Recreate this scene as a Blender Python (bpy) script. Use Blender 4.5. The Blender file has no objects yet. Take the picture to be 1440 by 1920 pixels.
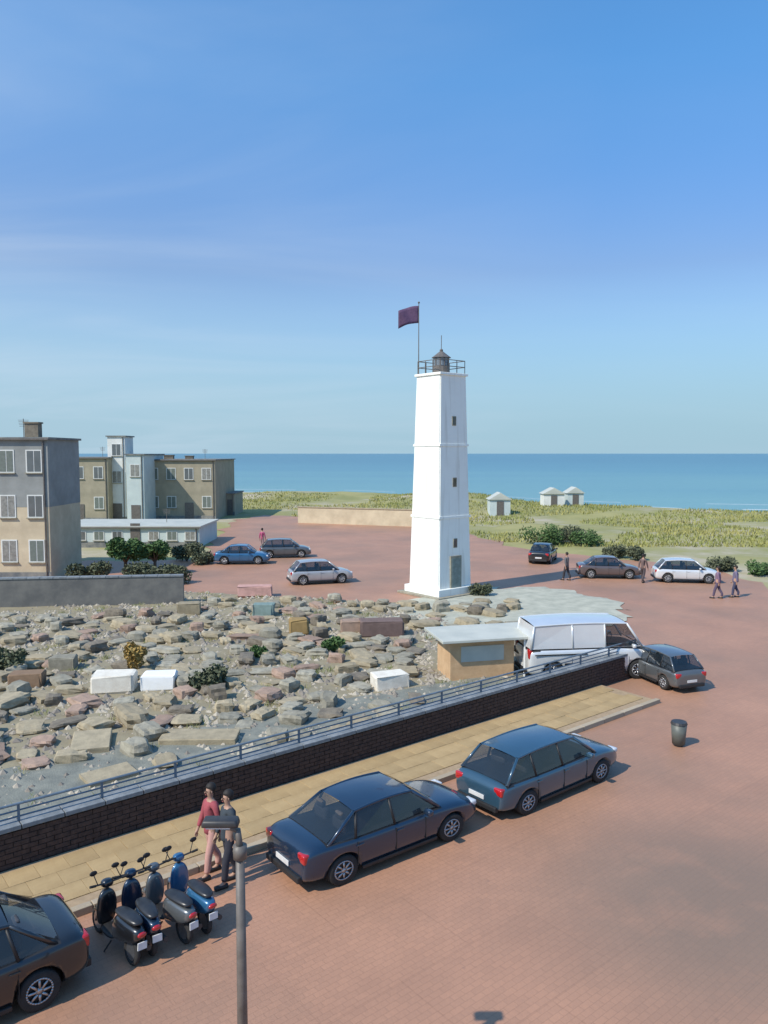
import bpy, bmesh, math, random
from mathutils import Vector, Matrix, noise
R = math.radians
PI = math.pi
random.seed(4)
S = bpy.context.scene
C = S.collection
# ------------------------------------------------------------------ camera, sky, sun, exposure
H = 8.0; F = 1450.0; PITCH = R(4.33)
cd = bpy.data.cameras.new('camera'); cam = bpy.data.objects.new('camera', cd); C.objects.link(cam)
cam.location = (0, 0, H); cam.rotation_euler = (R(90) - PITCH, 0, 0)
cd.sensor_fit = 'VERTICAL'; cd.sensor_height = 24; cd.lens = 24 * F / 1920
cd.clip_end = 40000; cd.clip_start = .05
S.camera = cam
SUN_EL = R(45)
SUN_D = Vector((-.79, -.615, 0)).normalized()
az = math.atan2(SUN_D.x, SUN_D.y)
d = Vector((SUN_D.x * math.cos(SUN_EL), SUN_D.y * math.cos(SUN_EL), math.sin(SUN_EL)))
w = bpy.data.worlds.new('World'); S.world = w; w.use_nodes = True
nt = w.node_tree; nt.nodes.clear(); N = nt.nodes.new; L = nt.links.new
sky = N('ShaderNodeTexSky'); sky.sky_type = 'NISHITA'; sky.sun_disc = False
sky.sun_elevation = SUN_EL; sky.sun_rotation = az; sky.altitude = 0
sky.air_density = 1.0; sky.dust_density = .3; sky.ozone_density = 1.6
tint = N('ShaderNodeMix'); tint.data_type = 'RGBA'; tint.blend_type = 'MULTIPLY'; tint.inputs[0].default_value = 1
tint.inputs[7].default_value = (.73, 1.31, 1.72, 1); L(sky.outputs[0], tint.inputs[6])
tc = N('ShaderNodeTexCoord'); sep = N('ShaderNodeSeparateXYZ'); L(tc.outputs['Generated'], sep.inputs[0])
rz_ = N('ShaderNodeValToRGB'); e_ = rz_.color_ramp.elements; e_[0].position = 0; e_[0].color = (1, 1, 1, 1); e_[1].position = .75; e_[1].color = (.84, 1.17, 1.18, 1)
x_ = e_.new(.22); x_.color = (.84, .62, .66, 1); x_ = e_.new(.42); x_.color = (.88, .95, .94, 1)
L(sep.outputs[2], rz_.inputs[0]); tz = N('ShaderNodeMix'); tz.data_type = 'RGBA'; tz.blend_type = 'MULTIPLY'; tz.inputs[0].default_value = 1; L(tint.outputs[2], tz.inputs[6]); L(rz_.outputs[0], tz.inputs[7])
# pale air low over the sea
hz = N('ShaderNodeMapRange'); hz.inputs[1].default_value = -.02; hz.inputs[2].default_value = .36
hz.inputs[3].default_value = .97; hz.inputs[4].default_value = 0; hz.interpolation_type = 'SMOOTHERSTEP'; L(sep.outputs[2], hz.inputs[0])
mh = N('ShaderNodeMix'); mh.data_type = 'RGBA'; mh.inputs[7].default_value = (2.75, 4.2, 5.15, 1)
L(hz.outputs[0], mh.inputs[0]); L(tz.outputs[2], mh.inputs[6])
# thin high cloud: project direction on a plane, stretched noise
dv = N('ShaderNodeVectorMath'); dv.operation = 'DIVIDE'; L(tc.outputs['Generated'], dv.inputs[0])
zz = N('ShaderNodeMath'); zz.operation = 'ADD'; zz.inputs[1].default_value = .12; L(sep.outputs[2], zz.inputs[0])
cz = N('ShaderNodeCombineXYZ')
for i in range(3): L(zz.outputs[0], cz.inputs[i])
L(cz.outputs[0], dv.inputs[1])
mp = N('ShaderNodeMapping'); mp.inputs['Rotation'].default_value = (0, 0, R(12)); mp.inputs['Scale'].default_value = (.55, 1.1, 1); mp.inputs['Location'].default_value = (5.1, 3.3, 0)
L(dv.outputs[0], mp.inputs[0])
n1 = N('ShaderNodeTexNoise'); n1.inputs['Scale'].default_value = .8; n1.inputs['Detail'].default_value = 7; n1.inputs['Roughness'].default_value = .52; n1.inputs['Distortion'].default_value = .7
L(mp.outputs[0], n1.inputs[0])
cr = N('ShaderNodeMapRange'); cr.inputs[1].default_value = .38; cr.inputs[2].default_value = .78; cr.inputs[3].default_value = .14; cr.inputs[4].default_value = .5; cr.interpolation_type = 'SMOOTHSTEP'
L(n1.outputs[0], cr.inputs[0])
# more cloud towards the west (left) side of the sky
lf = N('ShaderNodeMapRange'); lf.inputs[1].default_value = .25; lf.inputs[2].default_value = -.62; lf.inputs[3].default_value = .12; lf.inputs[4].default_value = 1.1; L(sep.outputs[0], lf.inputs[0])
cm = N('ShaderNodeMath'); cm.operation = 'MULTIPLY'; cm.use_clamp = True; L(cr.outputs[0], cm.inputs[0]); L(lf.outputs[0], cm.inputs[1])
mc = N('ShaderNodeMix'); mc.data_type = 'RGBA'; mc.inputs[7].default_value = (5.2, 6.0, 7.0, 1)
L(cm.outputs[0], mc.inputs[0]); L(mh.outputs[2], mc.inputs[6])
bg = N('ShaderNodeBackground'); bg.inputs[1].default_value = .13
wo = N('ShaderNodeOutputWorld'); L(mc.outputs[2], bg.inputs[0]); L(bg.outputs[0], wo.inputs[0])
sd = bpy.data.lights.new('sun', 'SUN'); sd.energy = 4.5; sd.angle = R(.5); sd.color = (1, .93, .82)
sun = bpy.data.objects.new('sun', sd); C.objects.link(sun); sun.rotation_euler = d.to_track_quat('Z', 'Y').to_euler()
S.view_settings.view_transform = 'Standard'; S.view_settings.look = 'None'; S.view_settings.gamma = 1
S.view_settings.use_curve_mapping = False; S.view_settings.exposure = 0

# ------------------------------------------------------------------ helpers
def gp(x, y, z=0.0):
    """where the sight line through a photograph pixel meets the level z (used to measure the place)"""
    v = Vector(((x - 720) / F, 1, -(y - 960) / F)); v.rotate(Matrix.Rotation(-PITCH, 3, 'X')); t = (z - H) / v.z
    return Vector((v.x * t, v.y * t, z))

def lin(r, g, b): return tuple(((c / 255 + .055) / 1.055) ** 2.4 if c > 10 else c / 3294 for c in (r, g, b))

def mat(name, c, rough=.8, c2=None, scale=6, bump=0.0, bscale=None, spec=.5, metal=0, coat=0, fine=True, rnd=0.0, detail=6, contrast=(.35, .65), coords='Object'):
    m = bpy.data.materials.new(name); m.use_nodes = True; t = m.node_tree; b = t.nodes['Principled BSDF']
    b.inputs['Roughness'].default_value = rough; b.inputs['Metallic'].default_value = metal
    b.inputs['Specular IOR Level'].default_value = spec
    if coat: b.inputs['Coat Weight'].default_value = coat; b.inputs['Coat Roughness'].default_value = .04
    b.inputs[0].default_value = (*c, 1)
    if name == 'car glass': b.inputs['Alpha'].default_value = .55
    if c2 is None: c2 = tuple(x * .8 for x in c)
    tcn = t.nodes.new('ShaderNodeTexCoord')
    no = t.nodes.new('ShaderNodeTexNoise'); no.inputs['Scale'].default_value = scale; no.inputs['Detail'].default_value = detail; no.inputs['Roughness'].default_value = .6
    t.links.new(tcn.outputs[coords], no.inputs[0])
    rp = t.nodes.new('ShaderNodeMapRange'); rp.inputs[1].default_value, rp.inputs[2].default_value = contrast; t.links.new(no.outputs[0], rp.inputs[0])
    mx = t.nodes.new('ShaderNodeMix'); mx.data_type = 'RGBA'; mx.inputs[6].default_value = (*c, 1); mx.inputs[7].default_value = (*c2, 1)
    t.links.new(rp.outputs[0], mx.inputs[0]); last = mx.outputs[2]
    if rnd:
        oi = t.nodes.new('ShaderNodeObjectInfo'); r2 = t.nodes.new('ShaderNodeMapRange'); r2.inputs[3].default_value = 1 - rnd; r2.inputs[4].default_value = 1 + rnd
        t.links.new(oi.outputs['Random'], r2.inputs[0]); hs = t.nodes.new('ShaderNodeHueSaturation'); t.links.new(r2.outputs[0], hs.inputs['Value']); t.links.new(last, hs.inputs['Color']); last = hs.outputs[0]
    t.links.new(last, b.inputs[0])
    if bump:
        nb = t.nodes.new('ShaderNodeTexNoise'); nb.inputs['Scale'].default_value = bscale or scale * 8; nb.inputs['Detail'].default_value = 5; t.links.new(tcn.outputs[coords], nb.inputs[0])
        bp = t.nodes.new('ShaderNodeBump'); bp.inputs['Strength'].default_value = bump; bp.inputs['Distance'].default_value = .02
        t.links.new(nb.outputs[0], bp.inputs['Height']); t.links.new(bp.outputs[0], b.inputs['Normal'])
    return m

def tag(o, label=None, cat=None, group=None, kind=None):
    if label: o['label'] = label
    if cat: o['category'] = cat
    if group: o['group'] = group
    if kind: o['kind'] = kind
    return o

def link(name, me, m=None, parent=None, smooth=False):
    if m is not None and not me.materials:
        for x in (m if isinstance(m, (list, tuple)) else [m]): me.materials.append(x)
    if smooth:
        for p in me.polygons: p.use_smooth = True
    o = bpy.data.objects.new(name, me); C.objects.link(o); o.parent = parent
    return o

def raw(name, vs, fs, m, parent=None, smooth=False):
    me = bpy.data.meshes.new(name); me.from_pydata([tuple(v) for v in vs], [], fs); me.update()
    return link(name, me, m, parent, smooth)

def bmo(name, bm, m, parent=None, smooth=False):
    me = bpy.data.meshes.new(name); bm.normal_update(); bm.to_mesh(me); bm.free()
    return link(name, me, m, parent, smooth)

def box(bm, cx, cy, cz, sx, sy, sz, rz=0, bev=0, taper=0):
    M = Matrix.Translation((cx, cy, cz)) @ Matrix.Rotation(rz, 4, 'Z') @ Matrix.Diagonal((sx, sy, sz, 1))
    r = bmesh.ops.create_cube(bm, size=1, matrix=M)
    if taper:
        for v in r['verts']:
            if v.co.z > cz: v.co.x = cx + (v.co.x - cx) * (1 - taper); v.co.y = cy + (v.co.y - cy) * (1 - taper)
    if bev:
        es = list({e for v in r['verts'] for e in v.link_edges}); bmesh.ops.bevel(bm, geom=es, offset=bev, segments=2, affect='EDGES', profile=.6)
    return bm

def nb(): return bmesh.new()

def tube(bm, p, q, r1, r2=None, seg=10):
    p, q = Vector(p), Vector(q); v = q - p
    if r2 is None: r2 = r1
    M = Matrix.Translation((p + q) / 2) @ v.to_track_quat('Z', 'Y').to_matrix().to_4x4()
    bmesh.ops.create_cone(bm, cap_ends=True, segments=seg, radius1=r1, radius2=r2, depth=v.length, matrix=M)
    return bm

def pipe(bm, pts, r, seg=8):
    pts = [Vector(p) for p in pts]; rings = []
    for i, p in enumerate(pts):
        v = (pts[min(i + 1, len(pts) - 1)] - pts[max(i - 1, 0)]).normalized(); a = v.cross(Vector((0, 0, 1)));
        a = (a if a.length > .01 else Vector((0, 1, 0))).normalized(); b2 = v.cross(a)
        rings.append([bm.verts.new(p + a * math.cos(k * 2 * PI / seg) * r + b2 * math.sin(k * 2 * PI / seg) * r) for k in range(seg)])
    for A_, B_ in zip(rings, rings[1:]):
        for k in range(seg): bm.faces.new((A_[k], A_[(k + 1) % seg], B_[(k + 1) % seg], B_[k]))
    bmesh.ops.recalc_face_normals(bm, faces=bm.faces[:])
    return bm
def ball(bm, c, r, sc=(1, 1, 1), sub=2):
    bmesh.ops.create_icosphere(bm, subdivisions=sub, radius=r, matrix=Matrix.Translation(c) @ Matrix.Diagonal((*sc, 1)))
    return bm

def empty(name, loc, rz=0.0):
    o = bpy.data.objects.new(name, None); o.empty_display_size = .3; C.objects.link(o); o.location = loc; o.rotation_euler = (0, 0, rz); return o

def kids(o): return [c for c in bpy.data.objects if c.parent == o]

def dup(root, loc, rz=0.0, scale=1.0, repaint=None):
    """copy of a thing with its parts and sub-parts; repaint = {old material: new material}"""
    def cp(o, par):
        c = o.copy(); C.objects.link(c); c.parent = par
        if repaint and c.type == 'MESH':
            for sl in c.material_slots:
                if sl.material in repaint:
                    new = repaint[sl.material]; sl.link = 'OBJECT'; sl.material = new
        for k in kids(o): cp(k, c)
        return c
    r = cp(root, None); r.location = loc; r.rotation_euler = (0, 0, rz); r.scale = (scale,) * 3
    for k in ('label', 'group'):
        if k in r: del r[k]
    return r

def sheet(name, pts, z, m, kind='structure'):
    return tag(raw(name, [(p[0], p[1], z) for p in pts], [tuple(range(len(pts)))], m), kind=kind)

# road grid: u runs along the wall and the parked cars, n points from the wall to the road
U = Vector((.776, .6305, 0)).normalized(); NN = Vector((U.y, -U.x, 0)); O = gp(0, 1645); UA = math.atan2(U.y, U.x)
def P(s, t, z=0): v = O + U * s + NN * t; v.z = z; return v
def st(p): v = Vector((p[0], p[1], 0)) - O; return v.dot(U), v.dot(NN)

# ------------------------------------------------------------------ materials
M_pave = mat('pink paving', lin(180, 135, 108), .55, lin(168, 126, 101), .35, .3, 14, coords='Object')
# paving: sett pattern of joints, broad dusty areas and a large greyer patch
def paving_nodes(m):
    t = m.node_tree; b = t.nodes['Principled BSDF']; tcn = [n for n in t.nodes if n.type == 'TEX_COORD'][0]
    src = b.inputs[0].links[0].from_socket
    mp = t.nodes.new('ShaderNodeMapping'); mp.inputs['Rotation'].default_value = (0, 0, -UA); t.links.new(tcn.outputs['Object'], mp.inputs[0])
    br = t.nodes.new('ShaderNodeTexBrick'); br.inputs['Scale'].default_value = 1; br.inputs['Brick Width'].default_value = .22; br.inputs['Row Height'].default_value = .11; br.inputs['Mortar Size'].default_value = .005
    br.inputs['Color1'].default_value = (.955, .955, .955, 1); br.inputs['Color2'].default_value = (1.05, 1.035, 1.02, 1); br.inputs['Mortar'].default_value = (.78, .78, .77, 1); br.inputs['Mortar Smooth'].default_value = .3
    t.links.new(mp.outputs[0], br.inputs[0])
    mu = t.nodes.new('ShaderNodeMix'); mu.data_type = 'RGBA'; mu.blend_type = 'MULTIPLY'; mu.inputs[0].default_value = .8; t.links.new(src, mu.inputs[6]); t.links.new(br.outputs[0], mu.inputs[7])
    bk = t.nodes.new('ShaderNodeTexBrick'); bk.inputs['Scale'].default_value = 1; bk.inputs['Brick Width'].default_value = 2.9; bk.inputs['Row Height'].default_value = 1.7; bk.inputs['Mortar Size'].default_value = .012; bk.inputs['Bias'].default_value = -.3
    bk.inputs['Color1'].default_value = (1, 1, 1, 1); bk.inputs['Color2'].default_value = (.90, .915, .93, 1); bk.inputs['Mortar'].default_value = (.86, .86, .86, 1); t.links.new(mp.outputs[0], bk.inputs[0])
    mk = t.nodes.new('ShaderNodeMix'); mk.data_type = 'RGBA'; mk.blend_type = 'MULTIPLY'; mk.inputs[0].default_value = .8; t.links.new(mu.outputs[2], mk.inputs[6]); t.links.new(bk.outputs[0], mk.inputs[7]); mu = mk
    # grey trodden-in dirt, broad
    n2 = t.nodes.new('ShaderNodeTexNoise'); n2.inputs['Scale'].default_value = .16; n2.inputs['Detail'].default_value = 5; n2.inputs['Roughness'].default_value = .55
    mp2 = t.nodes.new('ShaderNodeMapping'); mp2.inputs['Location'].default_value = (3.1, .4, 0); t.links.new(tcn.outputs['Object'], mp2.inputs[0]); t.links.new(mp2.outputs[0], n2.inputs[0])
    r2 = t.nodes.new('ShaderNodeMapRange'); r2.inputs[1].default_value = .46; r2.inputs[2].default_value = .68; r2.inputs[4].default_value = .4; t.links.new(n2.outputs[0], r2.inputs[0])
    # one large greyer patch in the middle of the square, fading outwards
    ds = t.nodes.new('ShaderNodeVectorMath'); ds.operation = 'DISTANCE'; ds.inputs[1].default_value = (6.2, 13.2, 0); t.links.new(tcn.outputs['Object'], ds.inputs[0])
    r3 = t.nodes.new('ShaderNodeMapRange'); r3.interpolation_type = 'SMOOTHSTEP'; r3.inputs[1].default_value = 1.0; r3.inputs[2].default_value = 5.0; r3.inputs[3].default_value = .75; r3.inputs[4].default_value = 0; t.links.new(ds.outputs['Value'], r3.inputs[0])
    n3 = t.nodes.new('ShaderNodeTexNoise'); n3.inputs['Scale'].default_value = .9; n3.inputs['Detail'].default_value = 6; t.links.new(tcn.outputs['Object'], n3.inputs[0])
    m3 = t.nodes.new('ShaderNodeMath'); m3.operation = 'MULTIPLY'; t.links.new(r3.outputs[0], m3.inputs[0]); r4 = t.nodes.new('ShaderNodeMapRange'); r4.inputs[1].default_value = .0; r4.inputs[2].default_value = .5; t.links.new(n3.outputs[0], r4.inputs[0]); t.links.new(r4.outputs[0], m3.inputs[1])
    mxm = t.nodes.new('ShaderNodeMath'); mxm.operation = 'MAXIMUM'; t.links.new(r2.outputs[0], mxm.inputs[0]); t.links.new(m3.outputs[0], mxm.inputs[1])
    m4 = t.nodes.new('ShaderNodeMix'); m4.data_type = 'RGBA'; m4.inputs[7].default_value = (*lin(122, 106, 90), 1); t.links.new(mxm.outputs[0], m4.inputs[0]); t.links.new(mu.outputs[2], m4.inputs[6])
    # small dark spots (gum, oil)
    vo = t.nodes.new('ShaderNodeTexVoronoi'); vo.inputs['Scale'].default_value = 1.7; t.links.new(tcn.outputs['Object'], vo.inputs[0])
    r5 = t.nodes.new('ShaderNodeMapRange'); r5.inputs[1].default_value = .03; r5.inputs[2].default_value = .075; r5.inputs[3].default_value = .2; r5.inputs[4].default_value = 0; t.links.new(vo.outputs['Distance'], r5.inputs[0])
    m5 = t.nodes.new('ShaderNodeMix'); m5.data_type = 'RGBA'; m5.inputs[7].default_value = (*lin(90, 78, 74), 1); t.links.new(r5.outputs[0], m5.inputs[0]); t.links.new(m4.outputs[2], m5.inputs[6])
    t.links.new(m5.outputs[2], b.inputs[0])
    bp = [n for n in t.nodes if n.type == 'BUMP'][0]
    bp2 = t.nodes.new('ShaderNodeBump'); bp2.inputs['Strength'].default_value = .3; bp2.inputs['Distance'].default_value = .006; bp2.invert = True
    t.links.new(br.outputs['Fac'], bp2.inputs['Height']); t.links.new(bp.outputs[0], bp2.inputs['Normal']); t.links.new(bp2.outputs[0], b.inputs['Normal'])
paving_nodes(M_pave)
M_yard = mat('dry yard soil', lin(152, 142, 116), .95, lin(130, 120, 98), 1.2, .8, 9, contrast=(.3, .7))
M_grav = mat('grey gravel', lin(136, 136, 124), .95, lin(112, 114, 106), 2.2, .9, 22)
M_sand = mat('pale sand', lin(214, 198, 168), .95, lin(190, 174, 146), .5, .5, 5)
M_walk = mat('tan slab', lin(178, 152, 110), .85, lin(164, 138, 98), 2.5, .35, 40, rnd=.09)
M_kerb = mat('kerb stone', lin(172, 156, 130), .85, lin(165, 150, 130), 6, .3, 50, rnd=.1)
M_wall = mat('dark brown brick', lin(92, 72, 64), .85, lin(66, 52, 48), 9, .5, 30, rnd=.25)
M_wcore = mat('mortar', lin(86, 78, 72), .95, None, 9)
M_cope = mat('slate grey coping', lin(138, 142, 144), .7, lin(112, 118, 122), 5, .3, 30, rnd=.08)
M_rail = mat('slate blue painted metal', lin(110, 124, 136), .45, lin(90, 104, 116), 8)
M_white = mat('whitewash', (.80, .80, .78), .75, (.72, .71, .66), 1.4, .25, 12, contrast=(.45, .8))
M_whitep = mat('white paint', (.78, .79, .78), .5, (.70, .70, .67), 3)
M_grey = mat('grey stone', lin(158, 152, 134), .9, lin(132, 126, 110), 4, .6, 24, rnd=.16)
M_tan = mat('tan stone', lin(168, 154, 126), .9, lin(146, 134, 110), 4, .6, 24, rnd=.14)
M_pinkst = mat('reddish stone', lin(162, 136, 118), .9, lin(142, 120, 104), 4, .6, 24, rnd=.14)
M_dkst = mat('dark stone', lin(128, 118, 102), .9, lin(104, 96, 84), 4, .6, 24, rnd=.14)
M_metal = mat('grey painted metal', lin(110, 104, 98), .5, lin(92, 86, 80), 6)
M_dark = mat('dark metal', (.03, .03, .032), .45, (.05, .045, .04), 8)
M_black = mat('black plastic', (.015, .015, .017), .55, (.022, .022, .022), 12)
M_rub = mat('tyre rubber', (.018, .018, .018), .85, (.03, .028, .026), 10)
M_alloy = mat('alloy', (.45, .46, .47), .3, (.36, .36, .37), 20, metal=.9)
M_glass = mat('car glass', (.012, .02, .026), .04, (.016, .024, .03), 2, spec=.9, coat=1)
M_red = mat('red lens', (.5, .012, .015), .15, (.38, .01, .012), 30, coat=1)
M_lens = mat('clear lens', (.62, .64, .66), .1, (.5, .52, .54), 30, coat=1)
M_amber = mat('amber lens', (.7, .22, .02), .2, None, 30)
M_plate = mat('number plate white', (.7, .7, .68), .5, None, 5)
def paint(n, c): return mat(n, c, .28, tuple(x * .93 for x in c), 2, spec=.6, metal=.25, coat=1)
PT = dict(navy=paint('navy paint', (.012, .030, .062)), steel=paint('steel blue paint', (.035, .085, .13)), black=paint('black paint', (.014, .015, .018)),
          grey=paint('grey paint', (.11, .12, .125)), silver=paint('silver paint', (.42, .43, .44)), white=paint('white car paint', (.72, .73, .72)), blue=paint('blue paint', (.03, .13, .26)), taupe=paint('grey brown paint', (.13, .10, .095)))
M_bark = mat('bark', (.11, .085, .06), .95, (.07, .055, .04), 12, .8, 40)
def leafm(n, c, c2): return mat(n, c, .7, c2, 1.6, spec=.25)
M_leaf = leafm('green leaves', (.055, .105, .03), (.085, .14, .045))
M_olive = leafm('olive leaves', (.075, .085, .045), (.11, .12, .065))
M_lime = leafm('light green leaves', (.16, .22, .05), (.2, .26, .08))
M_dry = leafm('dry yellow leaves', (.36, .24, .07), (.28, .18, .06))

# ------------------------------------------------------------------ ground and sea
SHORE = [(-400, 150), (-120, 165), (-60, 178), (-10, 170), (18, 150), (34, 128), (50, 118), (80, 112), (110, 108), (200, 100), (500, 90)]
def sea_mat():
    m = bpy.data.materials.new('sea water'); m.use_nodes = True; t = m.node_tree; b = t.nodes['Principled BSDF']
    tcn = t.nodes.new('ShaderNodeTexCoord'); g = t.nodes.new('ShaderNodeSeparateXYZ'); t.links.new(tcn.outputs['Object'], g.inputs[0])
    mr = t.nodes.new('ShaderNodeMapRange'); mr.inputs[1].default_value = 120; mr.inputs[2].default_value = 900; t.links.new(g.outputs[1], mr.inputs[0])
    no = t.nodes.new('ShaderNodeTexNoise'); no.inputs['Scale'].default_value = .01; no.inputs['Detail'].default_value = 8; mp = t.nodes.new('ShaderNodeMapping'); mp.inputs['Scale'].default_value = (.35, 1.5, 1); t.links.new(tcn.outputs['Object'], mp.inputs[0]); t.links.new(mp.outputs[0], no.inputs[0])
    ad = t.nodes.new('ShaderNodeMath'); ad.operation = 'MULTIPLY_ADD'; ad.inputs[1].default_value = .9; ad.inputs[2].default_value = -.45; t.links.new(no.outputs[0], ad.inputs[0])
    a2 = t.nodes.new('ShaderNodeMath'); a2.operation = 'ADD'; a2.use_clamp = True; t.links.new(mr.outputs[0], a2.inputs[0]); t.links.new(ad.outputs[0], a2.inputs[1])
    cr = t.nodes.new('ShaderNodeValToRGB'); e = cr.color_ramp.elements; e[0].color = (.17, .33, .33, 1); e[1].color = (.10, .225, .28, 1); x = e.new(.4); x.color = (.12, .265, .31, 1); t.links.new(a2.outputs[0], cr.inputs[0]); t.links.new(cr.outputs[0], b.inputs[0])
    b.inputs['Roughness'].default_value = .35; b.inputs['Specular IOR Level'].default_value = .35
    wv = t.nodes.new('ShaderNodeTexNoise'); wv.inputs['Scale'].default_value = .5; wv.inputs['Detail'].default_value = 8; t.links.new(mp.outputs[0], wv.inputs[0])
    bp = t.nodes.new('ShaderNodeBump'); bp.inputs['Strength'].default_value = .7; bp.inputs['Distance'].default_value = .8; t.links.new(wv.outputs[0], bp.inputs['Height']); t.links.new(bp.outputs[0], b.inputs['Normal'])
    return m
M_sea = sea_mat()
tag(raw('sea', [(-30000, 60, -1.2), (30000, 60, -1.2), (30000, 36000, -1.2), (-30000, 36000, -1.2)], [(0, 1, 2, 3)], M_sea), kind='structure')
# surf: thin white lines of foam along the beach
M_foam = mat('foam', (.75, .8, .8), .6, None, 1)
fv, ff = [], []
for off, wd in ((3, 1.6), (11, 1.0), (24, .8)):
    for i in range(len(SHORE) - 1):
        a, b2 = Vector(SHORE[i]), Vector(SHORE[i + 1]); k = max(2, int((b2 - a).length / 3))
        for j in range(k):
            if noise.noise(Vector((i * 3.1 + j * .17, off, 0))) < -.05: continue
            p, q = a.lerp(b2, j / k), a.lerp(b2, (j + 1) / k); o1 = off + 3 * noise.noise(Vector((p.x * .06, off, 1))); o2 = off + 3 * noise.noise(Vector((q.x * .06, off, 1)))
            z = -1.19; n0 = len(fv); fv += [(p.x, p.y + o1, z), (q.x, q.y + o2, z), (q.x, q.y + o2 + wd, z), (p.x, p.y + o1 + wd, z)]; ff.append((n0, n0 + 1, n0 + 2, n0 + 3))
tag(raw('surf', fv, ff, M_foam), kind='structure')

def interp(x):
    for (x0, y0), (x1, y1) in zip(SHORE, SHORE[1:]):
        if x0 <= x <= x1: return y0 + (y1 - y0) * (x - x0) / (x1 - x0)
    return 120
# land: flat near, rolling dunes towards the shore
def land_z(x, y):
    s_ = interp(x); e = min(1, max(0, (s_ - y) / 14)); base = -1.6 * (1 - e) ** 1.5
    k = min(1, max(0, (y - 66 - 34 * min(1, max(0, (17 - x) / 12))) / 20)) * e
    return base - .03 + k * (1 if x < 20 else .6) * (max(0, noise.noise(Vector((x * .045, y * .06, 3))) * 1.3 + .35) + .25 * noise.noise(Vector((x * .25, y * .3, 0))))
xs = [-400 + i * 5 for i in range(0, 61)] + [-98 + i * 2 for i in range(0, 111)] + [126 + i * 8 for i in range(0, 47)]
ys = [-60, -20, 0, 10, 20, 30, 40, 50, 58] + [62 + i * 1.6 for i in range(0, 82)]
vs = [(x, y, land_z(x, y)) for y in ys for x in xs]; nx = len(xs)
fs = [(j * nx + i, j * nx + i + 1, (j + 1) * nx + i + 1, (j + 1) * nx + i) for j in range(len(ys) - 1) for i in range(nx - 1)]
def dune_mat():
    m = mat('dune grass and sand', (.33, .30, .12), .95, (.23, .23, .08), .12, .8, 3, contrast=(.4, .6)); t = m.node_tree; b = t.nodes['Principled BSDF']
    src = b.inputs[0].links[0].from_socket; tcn = [n for n in t.nodes if n.type == 'TEX_COORD'][0]
    no = t.nodes.new('ShaderNodeTexNoise'); no.inputs['Scale'].default_value = .06; no.inputs['Detail'].default_value = 9; no.inputs['Roughness'].default_value = .65; t.links.new(tcn.outputs['Object'], no.inputs[0])
    g = t.nodes.new('ShaderNodeSeparateXYZ'); t.links.new(tcn.outputs['Object'], g.inputs[0])
    r = t.nodes.new('ShaderNodeMapRange'); r.inputs[1].default_value = .50; r.inputs[2].default_value = .62; t.links.new(no.outputs[0], r.inputs[0])
    z = t.nodes.new('ShaderNodeMapRange'); z.inputs[1].default_value = -.5; z.inputs[2].default_value = -.1; z.inputs[3].default_value = 1; z.inputs[4].default_value = 0; t.links.new(g.outputs[2], z.inputs[0])
    mxm = t.nodes.new('ShaderNodeMath'); mxm.operation = 'MAXIMUM'; t.links.new(r.outputs[0], mxm.inputs[0]); t.links.new(z.outputs[0], mxm.inputs[1])
    mx = t.nodes.new('ShaderNodeMix'); mx.data_type = 'RGBA'; mx.inputs[7].default_value = (.44, .38, .27, 1); t.links.new(mxm.outputs[0], mx.inputs[0]); t.links.new(src, mx.inputs[6]); t.links.new(mx.outputs[2], b.inputs[0])
    return m
tag(raw('dune_ground', vs, fs, dune_mat(), smooth=True), kind='structure')

# square and road: pink paving, nearly everywhere in front and round the tower
pv = [(-60, -30), (90, -30), (90, 36), gp(1440, 1105)[:2], gp(1330, 1062)[:2], gp(1180, 1050)[:2], gp(980, 1030)[:2], gp(850, 992)[:2], gp(640, 972)[:2], gp(500, 966)[:2], gp(440, 975)[:2], gp(400, 1010)[:2], gp(378, 1050)[:2], (-70, 52)]
def rough_edge(poly, amp, step=.8, sc=.5, only=lambda p: True):
    out = []
    for i, a in enumerate(poly):
        a = Vector((a[0], a[1], 0)); b2 = poly[(i + 1) % len(poly)]; b2 = Vector((b2[0], b2[1], 0)); k = max(1, int((b2 - a).length / step))
        for j in range(k):
            p = a.lerp(b2, j / k)
            if only(p): p += Vector((noise.noise(p * sc), noise.noise(p * sc + Vector((7, 3, 1))), 0)) * amp
            out.append((p.x, p.y))
    return out
sheet('paved_square', rough_edge(pv, 1.4, 1.0, .35, lambda p: p.y > 45), .0, M_pave)
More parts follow.
